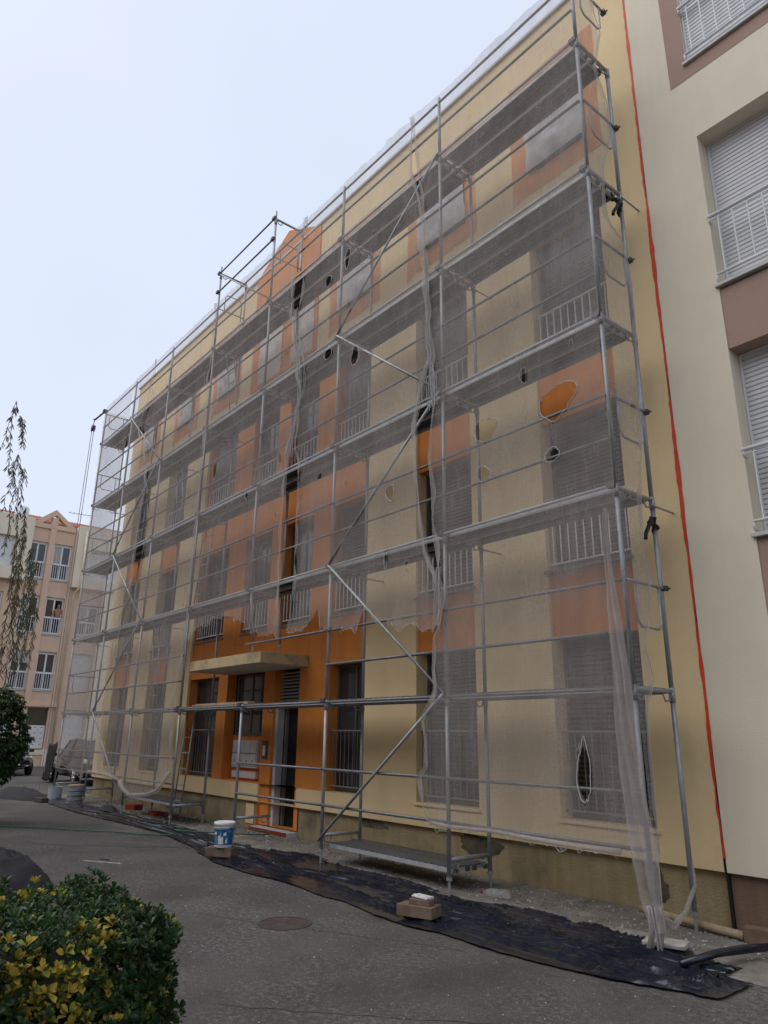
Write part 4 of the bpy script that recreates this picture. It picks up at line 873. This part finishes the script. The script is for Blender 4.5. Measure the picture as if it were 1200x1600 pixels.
mb = MB(); mb.rbox((.10, -.02, .055), (.34, .22, .03), .3, 0, .04); o = bevel(mb.build('base_board', M['chip']), .004); tag(o, 'pale plaster covered pad under the right corner post', 'board')

# rubble and chips: too many to count
def scatter(name, n, fx, size, m, label, cat):
    mb = MB(); rnd = random.Random(len(name))
    for _ in range(n):
        x, y, z, k = fx(rnd); s = size*(.3+rnd.random()**2.5*1.6)*k
        vv = []; c = Vector((x, y, z+s*.25)); Mx = Matrix.Rotation(rnd.uniform(0, 6.3), 3, 'Z')
        for a in range(5): t = a*1.2566+rnd.uniform(-.4, .4); q = Mx @ Vector((math.cos(t)*s*rnd.uniform(.5, 1), math.sin(t)*s*rnd.uniform(.4, .8), -s*.2)); vv.append(c+q)
        vv.append(c+Vector((rnd.uniform(-.2, .2)*s, rnd.uniform(-.2, .2)*s, s*rnd.uniform(.15, .5))))
        mb.add(vv, [(0, 1, 5), (1, 2, 5), (2, 3, 5), (3, 4, 5), (4, 0, 5)])
    o = mb.build(name, m); tag(o, label, cat, None, 'stuff'); return o
scatter('rubble', 5200, lambda r: (lambda x: (x, .15+.85*r.random()**.7, .018, 1.0+.6*(r.random() < .04)))(-16+16.8*r.random()), .018, M['rubble'], 'grey plaster rubble strewn between the plastic sheet and the plinth', 'rubble')
scatter('plaster_crumbs', 1500, lambda r: (lambda x: (x, .1+.9*r.random(), .02, 1.0+1.2*(r.random() < .04)))(-15+15.8*r.random()), .013, M['chip'], 'white plaster crumbs under the scaffold', 'rubble')
scatter('paint_flakes', 900, lambda r: (-12+15*r.random(), -4.5+4.4*r.random()**.6, .001, .5), .013, M['chip'], 'pale paint flakes scattered over the concrete', 'flakes')
scatter('sheet_dust', 260, lambda r: (lambda x: (x, interp(PO, x)+.25+.9*r.random(), .06, .6))(-12+12.5*r.random()), .012, M['rubble'], 'pale plaster bits lying on the black plastic', 'rubble')

# ------------------------------------------------------------------ things on the ground
def brick(name, cen, size, rz, label, m='brickm', group=None, cat='block'):
    mb = MB(); mb.rbox(cen, size, rz, 0, .02); o = bevel(mb.build(name, M[m]), .006); tag(o, label, cat, group); return o
brick('clay_block', (-6.15, -.90, .095), (.40, .20, .12), .55, 'clay block under the blue and white paint bucket')
bx_, by_ = -6.12, -.90
bk = empty('paint_bucket', (bx_, by_, .155), 'white paint bucket with blue label standing on a clay block', 'bucket')
z0 = .156
mb = MB(); mb.lathe([(0, 0), (.118, 0), (.122, .01), (.138, .30), (.138, .31)], (bx_, by_, z0), 28); mb.build('pail', M['plasticw'], bk, smooth=True)
mb = MB(); mb.lathe([(.139, .285), (.150, .288), (.150, .325), (.138, .332), (.125, .322), (0, .322)], (bx_, by_, z0), 28); mb.build('lid', M['plasticw'], bk, smooth=True)
mb = MB(); mb.lathe([(.1245, .035), (.1372, .255)], (bx_, by_, z0), 28); mb.build('label_band', M['blue'], bk, smooth=True)
mb = MB()
for t0, zz, wd, hh in ((-1.1, .05, .55, .11), (-1.15, .10, .3, .08), (-.55, .16, .3, .05), (-1.7, .17, .35, .04), (-.3, .06, .2, .08)):
    k = 6
    for q in range(k):
        a, b = t0+wd*q/k, t0+wd*(q+1)/k; r = lambda z: .1258+.0577*(z-.035)
        mb.quad(*[(bx_+math.cos(t)*r(z), by_+math.sin(t)*r(z), z0+z) for t, z in ((a, zz), (b, zz), (b, zz+hh*(.6+.4*q/k)), (a, zz+hh*(.6+.4*q/k)))])
tag(mb.build('label_print', M['plasticw'], bk), kind='stuff')
mb = MB(); mb.tube([(bx_+.143*math.cos(t), by_+.143*math.sin(t), z0+.29-.05*math.sin((t+2.6)*.9)) for t in [-2.6+.35*q for q in range(11)]], .004, 6); mb.build('handle', M['steel'], bk)
brick('clay_block', (-1.88, -1.02, .09), (.38, .20, .10), .35, 'large clay block on the black plastic at the front')
brick('clay_block', (-1.85, -1.01, .165), (.22, .11, .05), .30, 'thin clay piece lying on the large front block')
br = empty('paint_brush', (-1.85, -1.0, .19), 'white bristled flat brush lying on the stacked clay pieces', 'brush')
mb = MB()
for q in range(26): mb.tube([(-1.96+.008*q, -1.04, .200), (-1.96+.008*q+random.uniform(-.006, .006), -.99, .208+random.uniform(-.01, .014))], .005, 5)
mb.build('bristles', M['plasticw'], br)
mb = MB(); mb.rbox((-1.86, -.965, .203), (.21, .06, .022), .03); bevel(mb.build('stock', M['sillm'], br))
# bottle
bt = empty('plastic_bottle', (-2.03, .22, .03), 'clear plastic bottle with red cap lying on the rubble', 'bottle')
M['pet'] = film_mat('clear_bottle', .30, (.7, .72, .74))
ax = Vector((-.80, -.35, 0)).normalized()
def lathe_dir(prof, o0, d, n=14):
    mb = MB(); a = Vector((0, 0, 1)); b = d.cross(a); vv = []
    for r, t in prof:
        for q in range(n): th = 6.2832*q/n; vv.append(o0+d*t+(a*math.cos(th)+b*math.sin(th))*r)
    mb.add(vv, [(i*n+q, i*n+(q+1) % n, (i+1)*n+(q+1) % n, (i+1)*n+q) for i in range(len(prof)-1) for q in range(n)]); return mb
o0 = Vector((-1.88, .29, .075))
lathe_dir([(0, 0), (.042, .005), (.045, .03), (.045, .10), (.040, .12), (.045, .14), (.045, .21), (.02, .28), (.014, .29), (.014, .31)], o0, ax).build('body', M['pet'], bt, smooth=True)
lathe_dir([(.017, .30), (.017, .325), (0, .326)], o0, ax).build('cap', M['redp'], bt, smooth=True)
# manhole cover
mh = empty('manhole_cover', (-2.54, -2.11, .0), 'round rusty iron manhole cover set in the concrete', 'manhole cover')
mb = MB(); mb.lathe([(.222, .002), (.222, .006), (.255, .006), (.255, .002)], (-2.54, -2.11, 0), 36); mb.build('rim', M['iron'], mh)
mb = MB(); mb.lathe([(0, .0015), (.25, .0015)], (-2.54, -2.11, 0), 36); mb.build('gap', M['joint'], mh)
mb = MB(); mb.lathe([(0, .005), (.212, .005), (.212, .002)], (-2.54, -2.11, 0), 36)
for a in range(-5, 6):
    for b in range(-5, 6):
        x, y = a*.042, b*.042
        if x*x+y*y < .036: mb.box(-2.54+x-.012, -2.54+x+.012, -2.11+y-.006, -2.11+y+.006, .0052, .0075)
mb.build('lid', M['iron'], mh)
# hose and cables
def cable(name, pts, r, m, label, cat, z=.012):
    out = []
    for i in range(len(pts)-1):
        p0, p1, p2, p3 = [Vector((*pts[min(max(k, 0), len(pts)-1)], 0)) for k in (i-1, i, i+1, i+2)]
        for q in range(10):
            t = q/10; out.append(.5*((2*p1)+(-p0+p2)*t+(2*p0-5*p1+4*p2-p3)*t*t+(-p0+3*p1-3*p2+p3)*t**3))
    mb = MB(); mb.tube([(p.x, p.y, z+r+.004*abs(fbm(p.x*3, p.y))) for p in out], r, 7); o = mb.build(name, m, None, smooth=True); tag(o, label, cat); return o
cable('garden_hose', [(-12.6, -3.4), (-11.5, -2.57), (-10.8, -2.0), (-10.07, -1.55), (-9.5, -1.1), (-9.04, -.92), (-8.6, -.5)], .011, M['hose'], 'green hose crossing the concrete on the left', 'hose')
cable('garden_hose', [(-8.6, -.50), (-8.2, -.25), (-7.6, .2), (-7.3, .5), (-7.6, .72), (-7.9, .55)], .011, M['hose'], 'end of green hose curled up beside the doorstep', 'hose', .09)
cable('power_cable', [(-15.2, -.15), (-13.5, -.35), (-12.0, -.30), (-10.6, -.35), (-9.6, -.25), (-8.0, -.35), (-7.0, -.65), (-6.0, -.55), (-5.0, -.75)], .012, M['cable'], 'black cable running along the plastic sheet left of the bucket', 'cable', .075)
cable('power_cable', [(-14.5, -.55), (-13.0, -.72), (-11.5, -.45), (-10.0, -.55), (-8.4, -.62), (-7.2, -.95)], .014, M['cable'], 'thicker black cable snaking along the outer edge of the plastic sheet', 'cable', .08)
# tins and bucket by the left end
def tin(cen, r, h, label, cat, mats, bands=True):
    t = empty('tin' if bands else 'tub', cen, label, cat)
    mb = MB(); mb.lathe([(0, 0), (r, 0), (r, h*.97), (r*1.04, h*.97), (r*1.04, h), (r*.93, h), (r*.93, h*.9), (0, h*.9)], cen, 24); mb.build('body', M[mats[0]], t, smooth=False)
    if bands:
        for q in range(3): mb = MB(); mb.lathe([(r+.001, h*(.15+.27*q)), (r+.012, h*(.18+.27*q)), (r+.001, h*(.21+.27*q))], cen, 24); mb.build('ring', M[mats[1]], t)
        mb = MB(); mb.lathe([(0, h+.03), (r*1.02, h+.03), (r*1.05, h+.004), (0, h+.004)], cen, 20); mb.build('lid', M['wood'], t)
    else:
        mb = MB(); mb.tube([(cen[0]+r*math.cos(q*.3), cen[1], cen[2]+h+r*.5*math.sin(q*.3)) for q in range(11)], .006, 5); mb.build('handle', M['steel'], t)
tin((-15.45, -.05, .012), .20, .40, 'ribbed steel drum with wooden lid by the left end of the scaffold', 'drum', ('steel', 'steeld'))
tin((-16.9, -.12, .012), .17, .30, 'pale tub standing left of the ribbed steel drum', 'tub', ('solar', 'steel'), False)
M['paintd'] = mat('dark_paint', (.10, .07, .075), .5, .1, 4)
brick('red_bundle', (-13.2, .55, .07), (.32, .24, .12), .3, 'small red bundle on the ground left of the low platform', 'redp', None, 'bundle')
brick('red_bundle', (-11.7, .45, .06), (.40, .22, .08), -.1, 'flat red bundle under the low platform on the left', 'redp', None, 'bundle')
brick('clay_block', (-16.25, -.62, .06), (.40, .18, .10), .2, 'dark block at the far left end of the black sheet', 'iron')
# crumpled tarps
def heap(name, cen, rx, ry, h, m, label, seed, cat='tarp'):
    mb = MB(); n, k = 44, 18; P = []
    for j in range(k+1):
        t = j/k
        for i in range(n):
            a = 6.2832*i/n; rr = t*(1+.22*fbm(math.cos(a)*1.3+seed, math.sin(a)*1.3))
            hh = h*(1-t**2.6)*(1+.18*fbm(math.cos(a)*t*2.5+seed, math.sin(a)*t*2.5, seed))+.26*h*fbm(math.cos(a)*t*5, math.sin(a)*t*9, seed)*(1-t)
            P.append((cen[0]+rx*rr*math.cos(a), cen[1]+ry*rr*math.sin(a), cen[2]+max(0, hh)+.004))
    mb.v = P; mb.f = [(j*n+i, (j+1)*n+i, (j+1)*n+(i+1) % n, j*n+(i+1) % n) for j in range(k) for i in range(n)]; mb.mi = [0]*len(mb.f)
    o = mb.build(name, m, None, smooth=True); tag(o, label, cat); return o
M['tarpg'] = mat('grey_black_cloth', (.030, .028, .032), .85, .25, 4, .5, 12)
heap('tarp_heap', (-6.0, -3.86, 0), .85, .60, .34, M['tarpg'], 'heap of dark cloth on the concrete behind the hedge', 3)
heap('tarp_heap', (-18.2, -.62, 0), 1.5, .55, .22, M['tarpg'], 'crumpled black tarp on the ground at the far left', 11)
heap('tarp_heap', (-13.2, -.05, .03), .3, .2, .10, M['tarpg'], 'small dark rag on the ground in front of the red bundle', 5, 'rag')
# loose laths on the concrete
for q, (x, y, ln, rz) in enumerate(((-6.75, -2.35, .62, .55), (-6.95, -2.25, .16, .4))):
    mb = MB(); mb.rbox((x, y, .008), (ln, .018, .012), rz); o = mb.build('lath', M['chip'] if q == 0 else M['steeld']); tag(o, ['thin pale lath lying on the concrete left of the bucket', 'short dark stick lying beside the pale lath'][q], 'lath')
M['wet'] = mat('damp_concrete', (.075, .072, .068), .55, .15, 2)
mb = MB(); n = 40; P = [(-8.6, -1.95, .0035)]
for i in range(n): a = 6.2832*i/n; rr = 1+.5*fbm(math.cos(a)*1.5, math.sin(a)*1.5, 4); dx, dy = 1.15*rr*math.cos(a), .22*rr*math.sin(a); P.append((-8.6+dx*.75-dy*.66, -1.95+dx*.66+dy*.75, .0035))
mb.add(P, [(0, i+1, (i+1) % n+1) for i in range(n)]); o = mb.build('damp_patch', M['wet'], ground)

# ------------------------------------------------------------------ cars
def car(loc, rz, label, paint='carpaint'):
    root = empty('parked_car', loc, label, 'car'); root.rotation_euler.z = rz
    def sub(mb, nm, m, par=root, smooth=False):
        o = bpy.data.objects.new(nm, mb.mesh(nm, m, smooth=smooth)); col.objects.link(o); o.parent = par; return o
    # stations along x (front = +x): x, z_low, z_belt, half width
    ST = [(-2.0, .42, .72, .60), (-1.95, .32, .84, .74), (-1.6, .24, .90, .83), (-.9, .20, .92, .85), (.2, .20, .91, .85), (.9, .20, .88, .85), (1.4, .22, .80, .83), (1.78, .27, .70, .76), (1.95, .34, .60, .62)]
    mb = MB(); n = 14; P = []
    for x, zl, zb, hw in ST:
        for q in range(n):
            a = 6.2832*q/n; cy, cz = math.cos(a), math.sin(a); p = .42
            P.append((x, hw*math.copysign(abs(cy)**p, cy), (zl+zb)/2+(zb-zl)/2*math.copysign(abs(cz)**p, cz)))
    mb.v = P; k = len(ST); mb.f = [(i*n+q, i*n+(q+1) % n, (i+1)*n+(q+1) % n, (i+1)*n+q) for i in range(k-1) for q in range(n)]+[tuple(range(n)), tuple((k-1)*n+q for q in reversed(range(n)))]; mb.mi = [0]*len(mb.f)
    body = sub(mb, 'body', M[paint], smooth=True)
    GS = [(-1.85, .86, .88, .66, .64), (-1.35, .88, 1.40, .76, .60), (-.4, .88, 1.46, .78, .62), (.35, .86, 1.40, .77, .60), (1.15, .82, .84, .70, .68)]
    mb = MB(); P = []
    for x, zb, zt_, wb, wt in GS: P += [(x, -wb, zb), (x, -wt, zt_), (x, wt, zt_), (x, wb, zb)]
    mb.v = P; mb.f = [(i*4+q, i*4+q+1, (i+1)*4+q+1, (i+1)*4+q) for i in range(4) for q in range(3)]; mb.mi = [0]*len(mb.f)
    sub(mb, 'windows', M['carglass'])
    mb = MB(); R_ = [(-1.38, 1.405, .60), (-.4, 1.468, .625), (.37, 1.405, .60)]
    for (xa_, za, wa), (xb_, zb, wb) in zip(R_, R_[1:]): mb.add([(xa_, -wa, za), (xa_, wa, za), (xb_, wb, zb), (xb_, -wb, zb), (xa_, -wa-.01, za-.05), (xa_, wa+.01, za-.05), (xb_, wb+.01, zb-.05), (xb_, -wb-.01, zb-.05)], [(0, 1, 2, 3), (0, 3, 7, 4), (1, 5, 6, 2), (0, 4, 5, 1), (3, 2, 6, 7)])
    for s in (-1, 1):
        for a, b in (((-1.84, .67, .87), (-1.36, .605, 1.40)), ((-.35, .785, .88), (-.40, .63, 1.45)), ((1.14, .70, .83), (.36, .605, 1.40))): mb.tube([(a[0], s*a[1], a[2]), (b[0], s*b[1], b[2])], .03, 6)
    sub(mb, 'roof', M[paint], smooth=False)
    for x in (-1.25, 1.25):
        for s in (-1, 1):
            wh = MB(); wh.lathe([(.17, -.09), (.29, -.09), (.305, -.07), (.305, .07), (.29, .09), (.17, .09)], (x, s*.77, .305), 26, 'Y'); wo2 = sub(wh, 'wheel', M['rubber'], smooth=True)
            rm = MB(); rm.lathe([(.18, s*.075), (.17, s*.088), (.05, s*.085), (0, s*.09)], (x, s*.77, .305), 26, 'Y') if False else rm.lathe([(.19, s*.086), (.165, s*.092), (.16, s*.05)], (x, s*.77, .305), 26, 'Y')
            for q in range(7):
                a = q*.8976; rm.tube([(x, s*(.77+.085), .305), (x+.165*math.cos(a), s*(.77+.088), .305+.165*math.sin(a))], .02, 6)
            sub(rm, 'rim', M['alloy'], wo2, True)
    for s in (-1, 1):
        mb = MB(); mb.add([(1.90, s*.35, .60), (1.72, s*.70, .62), (1.62, s*.76, .72), (1.78, s*.42, .715)]+[(1.85, s*.35, .58), (1.66, s*.68, .60), (1.56, s*.72, .70), (1.72, s*.42, .70)], [(0, 1, 2, 3), (0, 4, 5, 1), (1, 5, 6, 2), (2, 6, 7, 3), (3, 7, 4, 0)]); sub(mb, 'headlight', M['lamp'])
        mb = MB(); mb.rbox((.85, s*.90, .92), (.10, .16, .11), 0, 0, .1); sub(mb, 'mirror', M[paint])
        mb = MB(); mb.rbox((-1.92, s*.62, .72), (.08, .16, .14)); sub(mb, 'tail_light', M['redp'])
    mb = MB(); mb.box(1.955, 1.975, -.26, .26, .40, .51); sub(mb, 'number_plate', M['plate'])
    mb = MB(); mb.box(1.93, 1.956, -.40, .40, .52, .57); mb.box(1.90, 1.95, -.45, .45, .30, .38); sub(mb, 'grille', M['steeld'])
    return root
car((-23.0, 2.65, 0), math.pi, 'black hatchback veiled by netting behind the left end of the scaffold')
car((-30.0, 1.42, 0), 0, 'dark car facing the viewer, half hidden by the leafy shrub')
# black sheet thrown over the front half of the veiled car
mb = MB(); nu, nv = 20, 16; P = []
for j in range(nv+1):
    v = j/nv
    for i in range(nu+1):
        u = i/nu; x = -23.3-.95*u+.05*fbm(v*2, u); z = 1.35-.28*math.sin(u*2.4)*.5-1.2*v+.06*u; y = 1.62-.10*v-.05*abs(fbm(u*4, v*1.5))
        P.append((x, y, max(.06, z)))
mb.v = P; mb.f = [(j*(nu+1)+i, j*(nu+1)+i+1, (j+1)*(nu+1)+i+1, (j+1)*(nu+1)+i) for j in range(nv) for i in range(nu)]; mb.mi = [0]*len(mb.f)
o = mb.build('plastic_sheet', M['tarp'], None, smooth=True); s = o.modifiers.new('solid', 'SOLIDIFY'); s.thickness = .01
tag(o, 'black plastic sheet hanging over the front half of the veiled car', 'plastic sheet')

# ------------------------------------------------------------------ plants
def leaf_mat(name, c, rough=.4, tr=.25, var=.35, edge=None):
    m = mat(name, c, rough, var, 3.0, spec=.4); t = m.node_tree; N = t.nodes; L = t.links; b = N['Principled BSDF']
    tl = N.new('ShaderNodeBsdfTranslucent'); src = b.inputs['Base Color'].links[0].from_socket
    L.new(src, tl.inputs[0]); x = N.new('ShaderNodeMixShader'); x.inputs[0].default_value = tr; L.new(b.outputs[0], x.inputs[1]); L.new(tl.outputs[0], x.inputs[2]); L.new(x.outputs[0], N['Material Output'].inputs[0]); return m
M['lg'] = leaf_mat('hedge_leaf', (.034, .072, .024), .32)
M['lg2'] = leaf_mat('hedge_leaf_light', (.075, .115, .022), .38)
M['ly'] = leaf_mat('variegated_leaf_yellow', (.50, .37, .06), .4)
M['ly2'] = leaf_mat('variegated_leaf_lime', (.26, .27, .045), .4)
M['sg'] = leaf_mat('shrub_leaf', (.040, .085, .028), .4)
M['sg2'] = leaf_mat('shrub_leaf_light', (.085, .14, .035), .4)
M['wg'] = leaf_mat('weeping_leaf', (.12, .145, .075), .6)
M['wg2'] = leaf_mat('weeping_leaf_dry', (.16, .115, .055), .7)
def leaf(mb, p, d, nrm, ln, wd, curl=.25, rnd=False):
    """leaf folded along its midrib; rnd gives the blunt spoon shape of the hedge"""
    d = d.normalized(); s = d.cross(nrm).normalized(); n = s.cross(d).normalized()
    def q(t, w_, h): return p+d*ln*t+s*wd*w_+n*(h*wd-curl*ln*t*t)
    if rnd: A, B, C_, D_ = (.38, .40, .20), (.76, .47, .26), .95, 1.0
    else: A, B, C_, D_ = (.35, .5, .22), (.75, .38, .18), 1.0, 1.0
    mb.add([q(0, 0, 0), q(A[0], A[1], A[2]), q(B[0], B[1], B[2]), q(D_, .08 if rnd else 0, .05 if rnd else 0), q(B[0], -B[1], B[2]), q(A[0], -A[1], A[2]), q(A[0], 0, 0), q(B[0], 0, 0)],
           [(0, 1, 6), (1, 2, 7, 6), (2, 3, 7), (0, 6, 5), (6, 7, 4, 5), (7, 3, 4)])
rh = random.Random(21)
# hedge
HX0, HX1, HY0, HY1, HZ = -.80, .40, -7.6, -4.54, .81
hedge = empty('hedge', (-.2, -5.8, 0), 'clipped hedge with yellow edged leaves in the lower left corner', 'hedge')
hb = MB(); hy = MB(); ind = []
def hedge_point():
    r = rh.random()
    if r < .42: return Vector((rh.uniform(HX0, HX1), rh.uniform(HY0, HY1), HZ+.05*fbm(rh.random()*9, 1)))+Vector((0, 0, rh.uniform(-.06, .05))), Vector((0, 0, 1))
    if r < .80: return Vector((HX1+rh.uniform(-.07, .05), rh.uniform(HY0, HY1), rh.uniform(.02, HZ))), Vector((1, 0, .25))
    return Vector((rh.uniform(HX0, HX1), HY1+rh.uniform(-.07, .05), rh.uniform(.02, HZ))), Vector((0, 1, .25))
ynoise = lambda p: fbm(p.x*3.1+3, p.y*3.1, p.z*3.4)
for _ in range(9500):
    p, nrm = hedge_point()
    p = p+nrm*((.045 if nrm.z > .9 else .09)*min(.6, fbm(p.x*2.2, p.y*2.2, p.z*2.2, 2))+(.04 if rh.random() < .08 else 0))        # lumps and stray shoots
    corner = max(0, 1-(Vector((p.x, p.y, 0))-Vector((HX1, HY1, 0))).length/.25)
    p = p-Vector((1, 1, 0))*corner*.05
    up_ = (nrm*.6+Vector((rh.uniform(-.5, .5), rh.uniform(-.5, .5), rh.uniform(.2, 1.2)))).normalized()
    yv = ynoise(p)+.30*(p.x-.22)-(.25 if nrm.z > .9 and p.x < .12 else 0)+.10*(1-abs(p.z-.5)*2)
    yel = yv > .05 and rh.random() < min(.85, .30+1.3*yv) and p.z > .12
    k = rh.randint(5, 9) if yel else rh.randint(4, 7)
    t1 = up_.orthogonal().normalized(); t2 = up_.cross(t1); scl = rh.uniform(.7, 1.15)
    for q in range(k):
        a = 2.4*q+rh.uniform(-.4, .4); tl = 2.2-1.9*q/k+rh.uniform(-.2, .2)
        d = (up_*tl+(t1*math.cos(a)+t2*math.sin(a))).normalized(); ln = rh.uniform(.030, .052)*scl*(1.15-.35*(1-q/k))
        pos = p+up_*(.018*(1-q/k)); lit = rh.random()
        if yel and lit < .75 and pos.x > .10: ind.append((pos, d, up_, ln, lit))
        elif yel and lit < .75: hy.cur = 0 if lit < .5 else 1; leaf(hy, pos, d, up_, ln, ln*.56, .2, True)
        else: hb.cur = 1 if rh.random() < (.6 if yel else .16) else 0; leaf(hb, pos, d, up_, ln, ln*.54, .2, True)
hb.build('foliage', [M['lg'], M['lg2']], hedge, kind='stuff')
# nearest yellow rosettes: single leaves, sharing a few leaf meshes
ind.sort(key=lambda t: (t[0]-CAMLOC).length)
LM = []
for v in range(6):
    mb = MB(); leaf(mb, Vector((0, 0, 0)), Vector((1, 0, 0)), Vector((0, 0, 1)), 1.0, .56, .10+.12*(v % 3), True)
    if v < 4:
        mb.cur = 1; c = .10+.12*(v % 3)
        for sg in (1, -1): mb.add([(.10, 0, .006), (.38, .09*sg, .05-c*.14+.006), (.70, .07*sg, .04-c*.49+.006), (.76, 0, -c*.58+.006), (.38, 0, -c*.14+.006)], [(0, 1, 4), (1, 2, 3, 4)] if sg > 0 else [(0, 4, 1), (1, 4, 3, 2)])
    LM.append(mb.mesh('leaf', [M['ly'] if v % 2 == 0 else M['ly2'], M['lg2']]))
for pos, d, un, ln, lit in ind[:300]:
    s = d.cross(un).normalized(); n_ = s.cross(d).normalized()
    o = link('leaf', LM[2*rh.randint(0, 2)+(0 if lit < .5 else 1)], hedge, pos); mt = Matrix((d, s*-1, n_)).transposed()
    o.rotation_euler = mt.to_euler(); o.scale = (ln, ln, ln)
for pos, d, un, ln, lit in ind[300:]: hy.cur = 0 if lit < .5 else 1; leaf(hy, pos, d, un, ln, ln*.56, .2, True)
hy.build('yellow_foliage', [M['ly'], M['ly2']], hedge, kind='stuff')
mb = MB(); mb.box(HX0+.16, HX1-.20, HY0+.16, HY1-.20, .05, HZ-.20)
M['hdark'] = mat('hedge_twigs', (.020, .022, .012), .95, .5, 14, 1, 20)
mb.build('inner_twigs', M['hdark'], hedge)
mb = MB()
for q in range(14): x, y = rh.uniform(HX0+.2, HX1-.2), rh.uniform(HY0+.2, HY1-.2); mb.tube([(x, y, 0), (x+rh.uniform(-.08, .08), y, .3), (x+rh.uniform(-.1, .1), y+rh.uniform(-.1, .1), .7)], [.02, .014, .006], 6)
mb.build('stem', M['bark'], hedge)

# leafy shrub at the left edge
def shrub(cen, rad, h0, h1, n, label):
    t = empty('leafy_shrub', (cen[0], cen[1], 0), label, 'shrub')
    mb = MB()
    for q in range(7):
        a = q*.9; mb.tube([(cen[0]+.06*math.cos(a), cen[1]+.06*math.sin(a), 0), (cen[0]+.2*math.cos(a), cen[1]+.2*math.sin(a), h0*.9), (cen[0]+rad*.6*math.cos(a), cen[1]+rad*.6*math.sin(a), (h0+h1)/2)], [.04, .03, .012], 7)
    mb.build('trunk', M['bark'], t)
    fb = MB()
    for _ in range(n):
        v = Vector((rh.gauss(0, 1), rh.gauss(0, 1), rh.gauss(0, 1))).normalized(); r = rh.random()**.25
        p = Vector((cen[0]+v.x*rad*r, cen[1]+v.y*rad*r, (h0+h1)/2+v.z*(h1-h0)/2*r)); lump = fbm(p.x*2, p.y*2, p.z*2)
        if lump < -.28: continue
        p += v*.22*lump
        k = 7
        for q in range(k):
            a = 6.2832*q/k+rh.random(); d = Vector((math.cos(a), math.sin(a), rh.uniform(-.75, .2)))+v*.3; ln = rh.uniform(.08, .14)
            fb.cur = 1 if rh.random() < .25 else 0; leaf(fb, p, d, Vector((0, 0, 1)), ln, ln*.38, .35)
    fb.build('crown', [M['sg'], M['sg2']], t, kind='stuff')
    return t
shrub((-12.45, -2.80, 0), .70, .60, 2.55, 1400, 'dark leafy shrub at the left edge in front of the parked car')
# weeping tree at the left edge
tr = empty('weeping_tree', (-11.2, -5.6, 0), 'weeping tree whose thin hanging branches reach in at the left edge', 'tree')
mb = MB(); mb.tube([(-11.2, -5.6, 0), (-11.15, -5.55, 2), (-11.05, -5.5, 4), (-10.9, -5.4, 6.2), (-10.8, -5.3, 8)], [.24, .20, .17, .12, .06], 12)
LIMB = []
for q in range(9):
    a = q*.7+.3; z = 4.2+q*.42; e = (-11+1.5*math.cos(a), -5.45+1.5*math.sin(a), z+1.9); mb.tube([(-11.0, -5.48, z), (-11+.7*math.cos(a), -5.45+.7*math.sin(a), z+1.3), e], [.08, .05, .02], 7)
for e in ((-9.6, -4.35, 8.0), (-9.5, -4.2, 6.6), (-9.75, -4.1, 5.3)):
    mb.tube([(-11.0, -5.5, e[2]-2.2), (-10.4, -5.0, e[2]-.6), e], [.08, .05, .018], 7)
mb.build('trunk', M['bark'], tr, smooth=True)
fb = MB(); tw = MB()
def strand(x, y, z0_, z1_, dens=1.0):
    pts = []; n = max(5, int((z0_-z1_)/.12)); dx, dy = rh.uniform(-.12, .12), rh.uniform(-.12, .12)
    for i in range(n+1):
        t = i/n; pts.append(Vector((x+dx*t+.05*fbm(t*4, x*7), y+dy*t+.05*fbm(t*4, y*7, 3), z0_-(z0_-z1_)*t+.18*math.sin(min(1, t*3)*1.57)*(1-t))))
    tw.tube(pts, .005, 4, False)
    for i, p in enumerate(pts):
        for q in range(int(7*dens)):
            a = rh.uniform(0, 6.28); d = Vector((math.cos(a)*.55, math.sin(a)*.55, -1)); ln = rh.uniform(.07, .15)
            fb.cur = 1 if rh.random() < .28 else 0; leaf(fb, p+Vector((0, 0, rh.uniform(-.06, .06))), d, Vector((math.sin(a), -math.cos(a), .2)), ln, .016, .1)
fr = lambda px, d: None
# strands whose tips show at the frame's left edge: (distance along the view, sideways offset, top, bottom)
def edge_pt(px, d, z):
    """ground-plan point seen at picture column px near height z, d metres away along the view"""
    bx, by = (-1.045-.105*(8.2-z)/8.2*.62, .165+.072*(8.2-z)/5.2)
    return CAMLOC.x+(bx+.00066*px*.63)*d, CAMLOC.y+(by+.00066*px)*d
for px, zt_, zb in ((2, 7.0, 6.3), (12, 6.95, 6.45), (17, 6.8, 6.5), (-5, 7.1, 5.9), (4, 6.1, 5.2), (10, 6.05, 5.1), (16, 5.95, 5.35), (-4, 6.2, 4.6), (5, 5.3, 3.9), (12, 5.25, 3.4), (20, 5.15, 4.3), (24, 4.9, 4.0), (30, 4.6, 3.7), (36, 4.35, 3.3), (40, 4.1, 3.6), (28, 4.4, 2.9), (18, 4.5, 2.6), (8, 4.4, 2.5), (0, 4.8, 2.5), (14, 3.9, 2.7), (3, 3.9, 2.45), (33, 3.9, 2.8), (38, 3.6, 2.75), (22, 3.6, 2.9)):
    x, y = edge_pt(px-9, 12.2+rh.uniform(-.4, .4), (zt_+zb)/2); strand(x, y, zt_, zb)
for _ in range(110):
    a = rh.uniform(0, 6.28); r = 1.5*rh.random()**.5; zt_ = rh.uniform(5, 8.8); strand(-11.3+r*math.cos(a), -5.9+r*math.sin(a)*.9, zt_, zt_-rh.uniform(1, 3), .5)
fb.build('crown', [M['wg'], M['wg2']], tr, kind='stuff'); tw.build('twigs', M['bark'], tr, kind='stuff')
